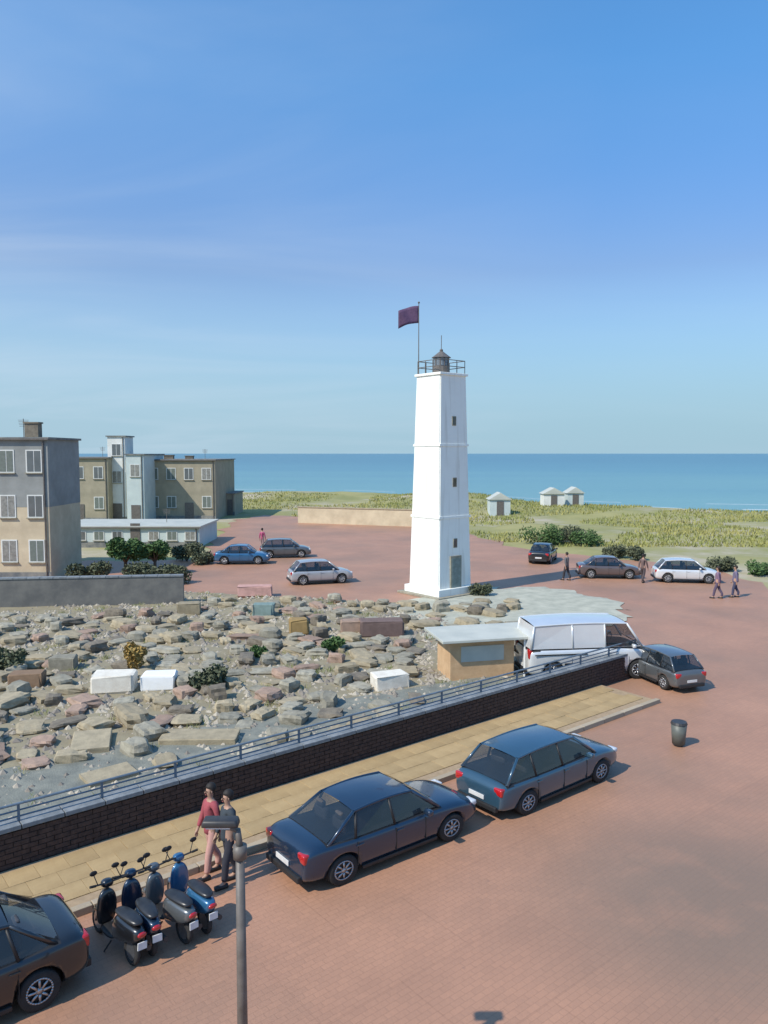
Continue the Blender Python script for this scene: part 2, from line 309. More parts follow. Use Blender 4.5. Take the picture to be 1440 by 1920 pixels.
# walled yard
yard = [P(-30, -.3), P(21.4, -.3), P(22.5, -6), gp(985, 1128), gp(760, 1132), gp(540, 1120), gp(350, 1110), gp(0, 1112), P(-38, -24)]
def grid_ground(name, poly, step, z0, amp, m, sc=.6):
    """sheet of ground with small bumps, clipped to a polygon by testing cell centres"""
    bm = nb(); f = bm.faces.new([bm.verts.new((p[0], p[1], 0)) for p in poly])
    x0, x1 = min(p[0] for p in poly), max(p[0] for p in poly); y0, y1 = min(p[1] for p in poly), max(p[1] for p in poly)
    x = x0 + step
    while x < x1:
        bmesh.ops.bisect_plane(bm, geom=bm.faces[:] + bm.edges[:] + bm.verts[:], plane_co=(x, 0, 0), plane_no=(1, 0, 0)); x += step
    y = y0 + step
    while y < y1:
        bmesh.ops.bisect_plane(bm, geom=bm.faces[:] + bm.edges[:] + bm.verts[:], plane_co=(0, y, 0), plane_no=(0, 1, 0)); y += step
    for v in bm.verts:
        edge = v.is_boundary
        v.co.z = z0 + (0 if edge else amp * (.6 + noise.noise(Vector((v.co.x * sc, v.co.y * sc, 1))) + .5 * noise.noise(Vector((v.co.x * sc * 3, v.co.y * sc * 3, 2)))))
    return tag(bmo(name, bm, m, smooth=True), kind='structure')
grid_ground('yard_ground', yard, .7, .006, .06, M_yard)
grid_ground('gravel_path', [P(-28, -.32), P(21, -.32), P(20.5, -2.5), P(10, -4.6), P(2, -5.2), P(-6, -5.8), P(-28, -6.5)], .7, .07, .03, M_grav)
grid_ground('gravel_apron', rough_edge([gp(780, 1122), gp(900, 1104), gp(1010, 1102), gp(1110, 1116), gp(1190, 1142), gp(1160, 1170), gp(1010, 1186), gp(800, 1196), gp(730, 1160)], 1.3, .5, .9), .8, .03, .05, mat('pale gravel', lin(184, 182, 164), .95, lin(160, 160, 144), 1.5, .8, 16))

# ------------------------------------------------------------------ pavement, kerb, wall
walk = empty('pavement', P(0, 0)); tag(walk, kind='structure')
slab_bm = nb(); box(slab_bm, 0, 0, .06, .545, .545, .12, bev=.006); slab_me = bpy.data.meshes.new('paving_slab'); slab_bm.to_mesh(slab_me); slab_bm.free(); slab_me.materials.append(M_walk)
nslab = 0
for i in range(-12, 34):
    for j in range(3):
        if nslab >= 290: break
        p = P(i * .55 + (.0 if j % 2 else .275), .42 + j * .55); o = bpy.data.objects.new('paving_slab', slab_me); C.objects.link(o); o.parent = walk
        o.location = Vector((p.x, p.y, random.uniform(-.006, .002))) - walk.location; o.rotation_euler = (random.uniform(-.006, .006), random.uniform(-.006, .006), UA); nslab += 1
def strip(name, s0, s1, t0, t1, z0, z1, m, parent=None, kind=None):
    bm = nb(); c = P((s0 + s1) / 2, (t0 + t1) / 2); box(bm, c.x, c.y, (z0 + z1) / 2, s1 - s0, t1 - t0, z1 - z0, rz=UA); o = bmo(name, bm, m, parent)
    if kind: tag(o, kind=kind)
    return o
strip('pavement_bed', -30, 18.9, .02, 2.07, .001, .10, mat('sandy joint fill', lin(170, 146, 116), .95, None, 8), kind='structure')
kerb = empty('kerb', P(0, 2.15)); tag(kerb, kind='structure')
kbm = nb(); box(kbm, 0, 0, .065, .98, .16, .135, bev=.012); kme = bpy.data.meshes.new('kerb_stone'); kbm.to_mesh(kme); kbm.free(); kme.materials.append(M_kerb)
for i in range(-8, 19):
    p = P(i + .5, 2.15); o = bpy.data.objects.new('kerb_stone', kme); C.objects.link(o); o.parent = kerb; o.location = Vector((p.x, p.y, random.uniform(-.004, .004))) - kerb.location; o.rotation_euler = (0, 0, UA)
# boundary wall: core, brick courses joined, coping stones as parts, railing on top
WE = 21.3
wall = empty('boundary_wall', P(8, -.15)); tag(wall, 'long low dark brown brick wall with grey coping and railing beside the tan pavement', 'wall')
def local(o, parent): o.location = o.location - parent.location; return o
c = P((WE - 14) / 2, -.15); bm = nb(); box(bm, c.x, c.y, .42, WE + 14, .25, .84, rz=UA); local(bmo('wall_core', bm, M_wcore, wall), wall)
bm = nb()
for r in range(8):
    for i in range(int((WE + 14) / .30)):
        s_ = -14 + i * .30 + (.15 if r % 2 else 0) + .15
        if s_ > WE - .1: continue
        p = P(s_, -.018 + random.uniform(-.006, .006)); box(bm, p.x, p.y, .055 + r * .1, .285, .05, .087, rz=UA)
o = local(bmo('brickwork', bm, M_wall, wall), wall); o['kind'] = 'stuff'
cbm = nb(); box(cbm, 0, 0, 0, .78, .42, .09, bev=.012); cme = bpy.data.meshes.new('coping_stone'); cbm.to_mesh(cme); cbm.free(); cme.materials.append(M_cope)
for i in range(int((WE + 14) / .8)):
    p = P(-14 + i * .8 + .4, -.15, .888); o = bpy.data.objects.new('coping_stone', cme); C.objects.link(o); o.parent = wall; o.location = p - wall.location; o.rotation_euler = (0, 0, UA)
pbm = nb(); box(pbm, 0, 0, .17, .045, .045, .34); pme = bpy.data.meshes.new('railing_post'); pbm.to_mesh(pme); pbm.free(); pme.materials.append(M_rail)
for i in range(int((WE + 14) / 1.6) + 1):
    p = P(-14 + i * 1.6, -.15, .932); o = bpy.data.objects.new('railing_post', pme); C.objects.link(o); o.parent = wall; o.location = p - wall.location; o.rotation_euler = (0, 0, UA)
for z in (1.02, 1.14, 1.27):
    bm = nb(); a, b2 = P(-14, -.15, z), P(WE, -.15, z); tube(bm, a - wall.location, b2 - wall.location, .028 if z > 1.2 else .018, seg=8); bmo('rail', bm, M_rail, wall)

# ------------------------------------------------------------------ tower
T = empty('lighthouse', gp(825, 1112), UA); tag(T, 'tall square white tower with small grey cap and flag, standing by the sea', 'tower')
def frustum(bm, z0, z1, h0, h1):
    v = [bm.verts.new((sx * h, sy * h, z)) for z, h in ((z0, h0), (z1, h1)) for sx, sy in ((-1, -1), (1, -1), (1, 1), (-1, 1))]
    bm.faces.new((3, 2, 1, 0) and [v[3], v[2], v[1], v[0]]); bm.faces.new(v[4:])
    for i in range(4): bm.faces.new((v[i], v[(i + 1) % 4], v[4 + (i + 1) % 4], v[4 + i]))
    return bm
TH = 12.3; W0 = 1.26; W1 = .99
bm = nb(); frustum(bm, .5, TH, W0, W1)
bmesh.ops.bevel(bm, geom=[e for e in bm.edges if abs(e.verts[0].co.z - e.verts[1].co.z) > 1], offset=.05, segments=2, affect='EDGES')
def tower_mat():
    m = mat('tower whitewash', (.87, .87, .80), .7, (.81, .80, .73), .9, .3, 10, contrast=(.45, .85)); t = m.node_tree; b = t.nodes['Principled BSDF']; src = b.inputs[0].links[0].from_socket
    tcn = [n for n in t.nodes if n.type == 'TEX_COORD'][0]; mp = t.nodes.new('ShaderNodeMapping'); mp.inputs['Scale'].default_value = (5, 5, .25); t.links.new(tcn.outputs['Object'], mp.inputs[0])
    n = t.nodes.new('ShaderNodeTexNoise'); n.inputs['Scale'].default_value = 1; n.inputs['Detail'].default_value = 6; t.links.new(mp.outputs[0], n.inputs[0])
    r = t.nodes.new('ShaderNodeMapRange'); r.inputs[1].default_value = .55; r.inputs[2].default_value = .8; r.inputs[4].default_value = .6; t.links.new(n.outputs[0], r.inputs[0])
    mx = t.nodes.new('ShaderNodeMix'); mx.data_type = 'RGBA'; mx.inputs[7].default_value = (.5, .46, .37, 1); t.links.new(r.outputs[0], mx.inputs[0]); t.links.new(src, mx.inputs[6]); t.links.new(mx.outputs[2], b.inputs[0]); return m
M_tower = tower_mat()
bmo('tower_shaft', bm, M_tower, T)
bm = nb(); box(bm, 0, 0, .25, 2.9, 2.9, .5, bev=.03); bmo('plinth', bm, M_tower, T)
bm = nb(); box(bm, 0, 0, .06, 3.5, 3.5, .12, bev=.02); bmo('step', bm, M_grey, T)
bm = nb(); box(bm, 0, 0, TH + .07, 2.14, 2.14, .14, bev=.03); bmo('cornice', bm, M_tower, T)
for z in (4.4, 8.4):
    h = W0 + (W1 - W0) * (z - .5) / (TH - .5) + .035; bm = nb(); frustum(bm, z, z + .12, h, h - .004); bmo('band', bm, M_tower, T)
for z in (3.0, 6.4, 9.8):
    h = W0 + (W1 - W0) * (z - .5) / (TH - .5)
    for ax in (0,):
        p = (0, -h - .005, z) if ax == 0 else (-h - .005, 0, z)
        bm = nb(); box(bm, *p, .30, .05, .52, rz=0 if ax == 0 else PI / 2); f = bmo('window', bm, M_grey, T)
        bm = nb(); box(bm, p[0] * (1.02 if ax else 1), p[1] * (1.02 if ax == 0 else 1), z, .2, .03, .42, rz=0 if ax == 0 else PI / 2); bmo('pane', bm, M_glass, f)
bm = nb(); box(bm, 0, -W0 - .0, 1.35, .85, .1, 1.9, bev=.02); dr = bmo('door_frame', bm, M_grey, T)
bm = nb(); box(bm, 0, -W0 - .04, 1.3, .68, .06, 1.7); bmo('door', bm, mat('faded green door', lin(132, 146, 140), .6, lin(112, 124, 118), 4), dr)
bm = nb()
for sx in (-1, -.33, .33, 1):
    for sy in (-1, -.33, .33, 1):
        if abs(sx) == 1 or abs(sy) == 1: tube(bm, (sx * .93, sy * .93, TH + .12), (sx * .93, sy * .93, TH + .85), .022, seg=6)
for z in (TH + .5, TH + .85):
    for a, b2 in (((-1, -1), (1, -1)), ((1, -1), (1, 1)), ((1, 1), (-1, 1)), ((-1, 1), (-1, -1))): tube(bm, (a[0] * .93, a[1] * .93, z), (b2[0] * .93, b2[1] * .93, z), .022, seg=6)
bmo('gallery_rail', bm, M_metal, T)
bm = nb(); tube(bm, (0, 0, TH + .13), (0, 0, TH + .55), .5, .48, 12); lan = bmo('lantern_base', bm, M_metal, T)
bm = nb(); tube(bm, (0, 0, TH + .55), (0, 0, TH + 1.05), .42, .42, 10); bmo('lantern_glass', bm, mat('lantern glass', (.18, .21, .24), .1, None, 2), lan)
bm = nb()
for i in range(10): a = i * PI / 5; tube(bm, (.43 * math.cos(a), .43 * math.sin(a), TH + .55), (.43 * math.cos(a), .43 * math.sin(a), TH + 1.05), .02, seg=6)
bmo('glazing_bars', bm, M_metal, lan)
bm = nb(); tube(bm, (0, 0, TH + 1.05), (0, 0, TH + 1.42), .56, .08, 12); ball(bm, (0, 0, TH + 1.46), .1); tube(bm, (0, 0, TH + 1.4), (0, 0, TH + 2.3), .02, seg=6); bmo('lantern_roof', bm, M_metal, T)
# flag on a staff fixed to the seaward left corner
fx, fy = -.9, .9
bm = nb(); tube(bm, (fx, fy, TH + .1), (fx, fy, TH + 4.1), .03, .02, 8); ball(bm, (fx, fy, TH + 4.13), .06); bmo('flag_pole', bm, M_metal, T)
Ri = T.rotation_euler.z
vs, fs = [], []; nxf, nzf = 10, 6
wd = Vector((-math.cos(-Ri) , -math.sin(-Ri), 0))   # flag flies to the west
for j in range(nzf + 1):
    for i in range(nxf + 1):
        x = i / nxf; q = wd * (x * 1.15) + Vector((0, 0, -j / nzf * .95 - x * x * .3)) + Vector((-wd.y, wd.x, 0)) * (.14 * math.sin(x * 8 + j * .6) * x)
        vs.append((fx + q.x, fy + q.y, TH + 3.95 + q.z))
for j in range(nzf):
    for i in range(nxf): a = j * (nxf + 1) + i; fs.append((a, a + 1, a + nxf + 2, a + nxf + 1))
fl = raw('flag', vs, fs, mat('dark purple cloth', lin(96, 72, 100), .9, lin(80, 60, 88), 6), T, smooth=True); sm = fl.modifiers.new('thick', 'SOLIDIFY'); sm.thickness = .012

# ------------------------------------------------------------------ cars
def evald(o):
    dg = bpy.context.evaluated_depsgraph_get(); dg.update(); me = bpy.data.meshes.new_from_object(o.evaluated_get(dg)); return me

def loft(st_, closed_ends=True):
    """st_: list of (x, [(y, z)...]) half sections from centre bottom to centre top; mirrored"""
    bm = nb(); rings = []
    for x, h in st_:
        full = [(y, z) for y, z in h] + [(-y, z) for y, z in reversed(h[1:-1])]
        rings.append([bm.verts.new((x, y, z)) for y, z in full])
    n = len(rings[0])
    for a, b2 in zip(rings, rings[1:]):
        for i in range(n): bm.faces.new((a[i], a[(i + 1) % n], b2[(i + 1) % n], b2[i]))
    if closed_ends: bm.faces.new(rings[0][::-1]); bm.faces.new(rings[-1])
    bmesh.ops.recalc_face_normals(bm, faces=bm.faces[:])
    return bm

def make_wheel(parent, x, y, r=.315):
    s_ = 1 if y > 0 else -1
    bm = nb(); prof = [(r * .62, -.09), (r * .93, -.105), (r, -.08), (r, .08), (r * .93, .105), (r * .62, .09)]; rg = []
    for k in range(28):
        a = k * 2 * PI / 28; rg.append([bm.verts.new((pr * math.cos(a), pw, pr * math.sin(a))) for pr, pw in prof])
    for k in range(28):
        A, B = rg[k], rg[(k + 1) % 28]
        for i in range(5): bm.faces.new((A[i], B[i], B[i + 1], A[i + 1]))
    t_ = bmo('tyre', bm, M_rub, None, True); wl = empty('wheel', (x, y, r)); wl.parent = parent; t_.parent = wl
    bm = nb(); tube(bm, (0, -.07, 0), (0, .05 * s_, 0), r * .60, seg=24)
    M_ = bmo('hub_back', bm, M_black, wl)
    bm = nb()
    for k in range(8):
        a = k * PI / 4; c1 = Vector((math.cos(a) * r * .16, s_ * .085, math.sin(a) * r * .16)); c2 = Vector((math.cos(a) * r * .6, s_ * .075, math.sin(a) * r * .6)); tube(bm, c1, c2, .026, .02, 6)
    tube(bm, (0, s_ * .03, 0), (0, s_ * .1, 0), r * .2, seg=12)
    seg = 28
    for k in range(seg):
        a, b2 = k * 2 * PI / seg, (k + 1) * 2 * PI / seg
        tube(bm, (math.cos(a) * r * .61, s_ * .085, math.sin(a) * r * .61), (math.cos(b2) * r * .61, s_ * .085, math.sin(b2) * r * .61), .018, seg=5)
    bmo('rim', bm, M_alloy, wl, True); return wl

M_seatf = mat('grey seat fabric', (.07, .07, .075), .9, (.05, .05, .055), 20)
def make_car(name, kind, pt):
    """front towards +x; origin at the centre on the ground"""
    root = empty(name, (0, 0, 0)); Lh = 2.12 if kind != 'van' else 2.45
    if kind == 'sedan': hood, belt, roof, xs_, xw, xr, xb = .92, .93, 1.44, 1.02, .42, -.95, -1.62; tail = .98
    elif kind == 'hatch': hood, belt, roof, xs_, xw, xr, xb = .95, .95, 1.50, 1.12, .45, -1.45, -1.93; tail = .97
    else: hood, belt, roof, xs_, xw, xr, xb = 1.12, 1.18, 2.02, 1.75, 1.15, -2.25, -2.38; tail = 1.18
    W = .88 if kind != 'van' else .98
    def sec(x, wk, zb, zt, crown=.03, tum=.06):
        return (x, [(0, zb), (W * wk * .80, zb), (W * wk * .97, zb + .07), (W * wk, zb + (zt - zb) * .45), (W * wk * .99, zt - .14), (W * wk * (1 - tum), zt - .02), (W * wk * .55, zt + crown * .7), (0, zt + crown)])
    wb = 1.30 if kind != 'van' else 1.55
    stn = [sec(-Lh, .80, .34, tail - .22), sec(-Lh + .05, .90, .26, tail - .08), sec(-Lh + .22, .97, .22, tail), sec(-wb - .3, 1, .2, tail), sec(-wb + .35, 1, .19, belt), sec(0, 1.0, .19, belt), sec(wb - .55, 1, .19, belt), sec(xs_, 1, .2, hood), sec(wb + .25, .985, .21, hood - .05), sec(Lh - .3, .95, .22, hood - .13), sec(Lh - .07, .86, .25, hood - .24), sec(Lh, .76, .34, hood - .36)]
    stn.sort(key=lambda a: a[0])
    bm = loft(stn); tmp = bmo('tmp', bm, pt); ss = tmp.modifiers.new('s', 'SUBSURF'); ss.levels = 2; ss.render_levels = 2
    cb = nb(); wr = .315 if kind != 'van' else .34
    for x in (-wb, wb):
        for y in (-1, 1): tube(cb, (x, y * (W - .24), wr + .01), (x, y * (W + .2), wr + .01), wr + .065, seg=32)
    cut = bmo('tmpcut', cb, M_black); bo = tmp.modifiers.new('b', 'BOOLEAN'); bo.object = cut; bo.operation = 'DIFFERENCE'; bo.solver = 'EXACT'
    me = evald(tmp); bpy.data.objects.remove(tmp); bpy.data.objects.remove(cut); me.name = 'body'
    if len(me.materials) < 2: me.materials.append(M_black)
    for p in me.polygons:
        p.use_smooth = True
        if p.center.z < .24 or (p.center.z > belt - .12 and p.normal.z > .5 and xb - .02 < p.center.x < xs_ + .02 and abs(p.center.y) < W * .93): p.material_index = 1
    body = bpy.data.objects.new('body', me); C.objects.link(body); body.parent = root
    for x in (-wb, wb):
        for y in (-1, 1): make_wheel(root, x, y * (W - .12), wr)
    # greenhouse corner points
    zb_, zr = belt - .0, roof
    wbt, wtp = W * .93, W * .70 if kind != 'van' else W * .84
    A = {}
    for s_ in (-1, 1):
        A['f0', s_] = Vector((xs_ + .02, s_ * wbt * .93, hood - .01 if kind != 'van' else belt)); A['f1', s_] = Vector((xw, s_ * wtp, zr - .03))
        A['r1', s_] = Vector((xr, s_ * wtp, zr - .05)); A['r0', s_] = Vector((xb, s_ * wbt * .93, tail - .0))
    for x in ((-.12, -1.0) if kind != 'van' else (.6,)):
        for y in (-.36, .36):
            bm = nb(); box(bm, x - .08, y, belt + .1, .13, .46, .34, bev=.05); box(bm, x - .1, y, belt + .34, .1, .24, .15, bev=.04); bmo('seat', bm, M_seatf, root, True)
    bm = nb(); pipe(bm, [(xs_ - .72 + .05 * math.sin(k * PI / 8), .36 + .17 * math.cos(k * PI / 8), belt + .06 + .16 * math.sin(k * PI / 8)) for k in range(17)], .014); bmo('steering_wheel', bm, M_black, root)
    def quad(name_, pts, m, thick=.012, parent=root, crownx=0):
        o = raw(name_, pts, [tuple(range(len(pts)))], m, parent); sd_ = o.modifiers.new('t', 'SOLIDIFY'); sd_.thickness = thick; sd_.offset = 0; return o
    def curved(name_, a, b2, c_, d_, bulge, m):
        """a-b bottom, d-c top, bulged"""
        n = 8; vv, f_ = [], []; nrm = ((b2 - a).cross(d_ - a)).normalized()
        for j in range(5):
            for i in range(n + 1):
                u_, v_ = i / n, j / 4; p = a.lerp(b2, u_).lerp(d_.lerp(c_, u_), v_); vv.append(p + nrm * bulge * (1 - (2 * u_ - 1) ** 2))
        for j in range(4):
            for i in range(n): k = j * (n + 1) + i; f_.append((k, k + 1, k + n + 2, k + n + 1))
        return raw(name_, vv, f_, m, root, True)
    curved('windscreen', A['f0', -1], A['f0', 1], A['f1', 1], A['f1', -1], .07, M_glass)
    curved('rear_window', A['r0', 1], A['r0', -1], A['r1', -1], A['r1', 1], .05, M_glass if kind != 'van' else pt)
    # roof panel
    bm = nb(); n = 10; rows = []
    for i in range(n + 1):
        x = xw + (xr - xw) * i / n; cz_ = .05 * math.sin(PI * i / n) ; rows.append([bm.verts.new((x, y * wtp, zr - (.03 if i < n else .05) + cz_ + .04 * (1 - y * y))) for y in (-1, -.7, -.35, 0, .35, .7, 1)])
    for a, b2 in zip(rows, rows[1:]):
        for i in range(6): bm.faces.new((a[i], a[i + 1], b2[i + 1], b2[i]))
    bmesh.ops.recalc_face_normals(bm, faces=bm.faces[:])
    bmo('roof', bm, pt, root, True)
    # sides: glass band and pillars
    top_z = lambda x: zr - .03 - (.02 * (xw - x) / (xw - xr)) + .05 * math.sin(PI * min(1, max(0, (xw - x) / (xw - xr))))
    for s_ in (-1, 1):
        cuts = [xs_ - .02, -.12, -1.02 if kind != 'van' else -.9, xb + .02] if kind != 'van' else [xs_ - .02, .35, -.85, xb + .02]
        low = [Vector((x, s_ * wbt * (.93 if i in (0, 3) else .985), belt - .01)) for i, x in enumerate(cuts)]
        hi = [A['f1', s_], Vector((cuts[1] - .03, s_ * wtp, top_z(cuts[1]))), Vector((max(cuts[2] - .03, xr + .05), s_ * wtp, top_z(cuts[2]))), A['r1', s_]]
        for i in range(3):
            isg = kind != 'van' or i == 0
            raw('side_window' if isg else 'side_panel', [low[i], low[i + 1], hi[i + 1], hi[i]] if s_ > 0 else [low[i + 1], low[i], hi[i], hi[i + 1]], [(0, 1, 2, 3)], M_glass if isg else pt, root)
        for i in range(4):
            bm = nb(); tube(bm, low[i] + Vector((0, 0, -.02)), hi[i], .045 if i in (0, 3) else .03, .035 if i in (0, 3) else .026, 8); bmo('pillar', bm, pt if i in (0, 3) or kind == 'van' else M_black, root, True)
        bm = nb(); pp = [A['f1', s_]] + [Vector((xw + (xr - xw) * k / 8, s_ * wtp, top_z(xw + (xr - xw) * k / 8))) for k in range(1, 8)] + [A['r1', s_]]
        pipe(bm, pp, .032)
        bmo('roof_rail', bm, pt, root, True)
        # waistline trim, mirror, handles, door seams, sill
        bm = nb(); tube(bm, low[0], low[3], .014, seg=6); bmo('waist_trim', bm, M_black if kind != 'van' else pt, root)
        bm = nb(); box(bm, xs_ - .42, s_ * (W + .09), belt + .05, .12, .2, .13, bev=.04); tube(bm, (xs_ - .42, s_ * (W - .08), belt - .01), (xs_ - .42, s_ * (W + .05), belt + .02), .02, seg=6); bmo('wing_mirror', bm, pt, root, True)
        for x in ((-.02, -.95) if kind != 'van' else (.45,)):
            bm = nb(); box(bm, x, s_ * (W * .985 + .012), belt - .17, .17, .03, .035, bev=.01); bmo('door_handle', bm, M_black if pt is PT['black'] else pt, root)
        for x in ((xs_ - .42, -.12, -1.0) if kind != 'van' else (1.2, .35, -.9)):
            bm = nb(); box(bm, x, s_ * (W - .012), .58, .008, .03, .5); bmo('door_seam', bm, M_black, root)
        bm = nb(); box(bm, 0, s_ * (W - .035), .235, wb * 2 - .8, .06, .08, bev=.02); bmo('sill', bm, M_black, root)
        # lamps
        bm = nb(); box(bm, Lh - .13, s_ * W * .68, hood - .27, .16, .30, .13, bev=.04); bmo('headlight', bm, M_lens, root, True)
        bm = nb(); box(bm, -Lh + .09, s_ * W * .74, tail - .2, .14, .26, .2 if kind != 'van' else .34, bev=.035); bmo('tail_light', bm, M_red, root, True)
    bm = nb(); box(bm, Lh - .04, 0, .36, .1, 1.15, .12, bev=.03); box(bm, Lh - .07, 0, hood - .36, .1, .74, .09, bev=.02); bmo('grille', bm, M_black, root)
    if kind == 'van':
        for s_ in (-1, 1):
            bm = nb(); box(bm, -1.3, s_ * (W + .0), .98, 1.9, .03, .035); bmo('door_rail', bm, M_black, root)
            bm = nb(); box(bm, -.1, s_ * (W + .005), .62, wb * 2 - .95, .035, .1, bev=.01); bmo('rubbing_strip', bm, M_black, root)
    bm = nb(); box(bm, Lh + .015, 0, .44, .02, .5, .11, bev=.004); bmo('number_plate', bm, M_plate, root)
    bm = nb(); box(bm, -Lh - .012, 0, .52 if kind != 'van' else .48, .02, .5, .11, bev=.004); bmo('number_plate', bm, M_plate, root)
    bm = nb(); box(bm, -Lh + .02, 0, .32, .12, 1.3, .14, bev=.03); bmo('rear_bumper', bm, M_black, root)
    bm = nb(); tube(bm, (xs_ + .06, -.35, hood + .035), (xs_ - .12, .25, hood + .17), .01, seg=5); tube(bm, (xs_ + .06, .15, hood + .035), (xs_ - .16, .62, hood + .18), .01, seg=5); bmo('wiper', bm, M_black, root)
    return root

G = 'cars parked along the kerb'
carA = make_car('parked_car', 'sedan', PT['navy']); carA.location = P(6.28, 3.58); carA.rotation_euler.z = UA - .03; carA.scale = (1.04, .91, .88)
tag(carA, 'dark navy saloon car at the kerb just right of the lamp post', 'car', G)
carB = make_car('parked_car', 'hatch', PT['steel']); carB.location = P(11.1, 3.85); carB.rotation_euler.z = UA; carB.scale = (1.04, .91, .86)
tag(carB, 'steel blue hatchback car, foremost along the kerb, ahead of the navy saloon', 'car', G)
carC = dup(carA, P(-1.62, 3.4), UA + PI, .93, repaint={PT['navy']: PT['black']}); tag(carC, 'black saloon car cut off by the lower left corner of the photo', 'car', G)
van = make_car('parked_van', 'van', PT['white']); van.location = gp(1098, 1262); van.rotation_euler.z = UA - .55
tag(van, 'white panel van standing behind the far end of the brown wall', 'van')
def far_car(src, x, y, rz, pt0, pt1, label, grp='cars parked in the distance', sc_=.93):
    c_ = dup(src, gp(x, y), rz, sc_, repaint={pt0: pt1}); tag(c_, label, 'car', grp); return c_
far_car(carA, 455, 1056, .05, PT['navy'], PT['blue'], 'dull blue car parked in front of the pale low wall at left')
far_car(carB, 535, 1044, .15, PT['steel'], PT['grey'], 'dark grey hatchback behind the dull blue car')
far_car(carB, 600, 1092, .3, PT['steel'], PT['silver'], 'silver car parked left of the white tower')
far_car(carA, 1018, 1052, 1.2, PT['navy'], PT['black'], 'black car at the edge of the dune grass right of the tower')
far_car(carB, 1285, 1090, -.15, PT['steel'], PT['white'], 'small white car near the dune grass at the right edge')
far_car(carB, 1236, 1274, 1.9, PT['steel'], PT['grey'], 'grey hatchback standing on the paving past the end of the wall', sc_=.78)

far_car(carA, 1140, 1082, -.1, PT['navy'], PT['taupe'], 'grey brown car at the edge of the square in front of the olive bushes')
# ------------------------------------------------------------------ scooters
M_seat = mat('black seat vinyl', (.02, .02, .022), .35, (.03, .03, .03), 8, spec=.6)
def make_scooter(pt):
    r = empty('parked_scooter', (0, 0, 0))
    for x in (-.62, .62):
        wl = empty('wheel', (x, 0, .22)); wl.parent = r
        bm = nb(); rg = []
        for k in range(20):
            a = k * PI / 10; rg.append([bm.verts.new(((.19 + .045 * math.cos(b_)) * math.cos(a), .045 * math.sin(b_), (.19 + .045 * math.cos(b_)) * math.sin(a))) for b_ in [i * PI / 4 for i in range(8)]])
        for k in range(20):
            A_, B_ = rg[k], rg[(k + 1) % 20]
            for i in range(8): bm.faces.new((A_[i], B_[i], B_[(i + 1) % 8], A_[(i + 1) % 8]))
        bmo('tyre', bm, M_rub, wl, True)
        bm = nb(); tube(bm, (0, -.03, 0), (0, .03, 0), .15, seg=16); bmo('rim', bm, M_alloy, wl)
    def sub(name, bm, m):
        o = bmo('tmp', bm, m); s_ = o.modifiers.new('s', 'SUBSURF'); s_.levels = 2; me = evald(o); bpy.data.objects.remove(o); me.name = name; return link(name, me, m, r, True)
    def hs(x, wdt, z0, z1): return (x, [(0, z0), (wdt * .8, z0), (wdt, (z0 + z1) / 2), (wdt * .75, z1), (0, z1 + .01)])
    sub('rear_body', loft([hs(-.92, .07, .55, .66), hs(-.8, .15, .42, .70), hs(-.5, .2, .34, .72), hs(-.2, .19, .26, .70), hs(-.08, .12, .2, .60)]), pt)
    sub('floorboard', loft([hs(-.15, .15, .2, .28), hs(.1, .17, .2, .27), hs(.34, .16, .22, .32)]), M_black)
    sub('leg_shield', loft([(.30, [(0, .25), (.14, .25), (.2, .45), (.17, .8), (0, .9)]), (.38, [(0, .25), (.14, .25), (.21, .45), (.18, .82), (0, .92)]), (.48, [(0, .28), (.06, .28), (.1, .5), (.08, .8), (0, .88)])]), pt)
    sub('seat', loft([hs(-.86, .09, .72, .79), hs(-.6, .15, .71, .82), hs(-.3, .15, .70, .78), hs(-.06, .09, .68, .75)]), M_seat)
    sub('front_mudguard', loft([hs(.42, .05, .30, .42), hs(.6, .08, .38, .50), hs(.8, .06, .30, .42)]), pt)
    bm = nb(); tube(bm, (.62, .06, .22), (.40, .05, .85), .02); tube(bm, (.62, -.06, .22), (.40, -.05, .85), .02); tube(bm, (.40, 0, .8), (.32, 0, 1.0), .03); bmo('fork', bm, M_dark, r)
    bm = nb(); tube(bm, (.30, -.33, 1.03), (.34, 0, .99), .016); tube(bm, (.30, .33, 1.03), (.34, 0, .99), .016); bmo('handlebar', bm, M_dark, r)
    sub('headlamp_cowl', loft([hs(.28, .1, .92, 1.04), hs(.40, .13, .90, 1.05), hs(.48, .08, .92, 1.01)]), pt)
    bm = nb(); ball(bm, (.475, 0, .965), .06, (.5, 1.2, .8)); bmo('headlight', bm, M_lens, r, True)
    for s_ in (-1, 1):
        bm = nb(); tube(bm, (.31, s_ * .2, 1.02), (.33, s_ * .27, 1.2), .008, seg=6); ball(bm, (.33, s_ * .28, 1.24), .06, (.25, 1.2, .8)); bmo('mirror', bm, M_black, r, True)
        bm = nb(); tube(bm, (.3, s_ * .24, 1.022), (.295, s_ * .35, 1.034), .022); bmo('grip', bm, M_rub, r)
    bm = nb(); ball(bm, (-.93, 0, .62), .06, (.5, 1.4, .8)); bmo('tail_light', bm, M_red, r, True)
    bm = nb(); box(bm, -.95, 0, .45, .02, .16, .12); bmo('number_plate', bm, M_plate, r)
    bm = nb(); tube(bm, (-.2, -.16, .22), (-.85, -.18, .3), .045); bmo('exhaust', bm, M_dark, r)
    bm = nb(); tube(bm, (-.1, .12, .2), (-.02, .2, .0), .014); bmo('kickstand', bm, M_dark, r)
    return r
GS = 'scooters parked in a row at the kerb'
sc0 = make_scooter(PT['black']); sc0.scale = (.94, .94, .94); sc0.location = P(.94, 3.42); sc0.rotation_euler = (R(4), 0, UA + PI / 2 + .1); tag(sc0, 'black scooter parked closest to the black saloon car', 'scooter', GS)
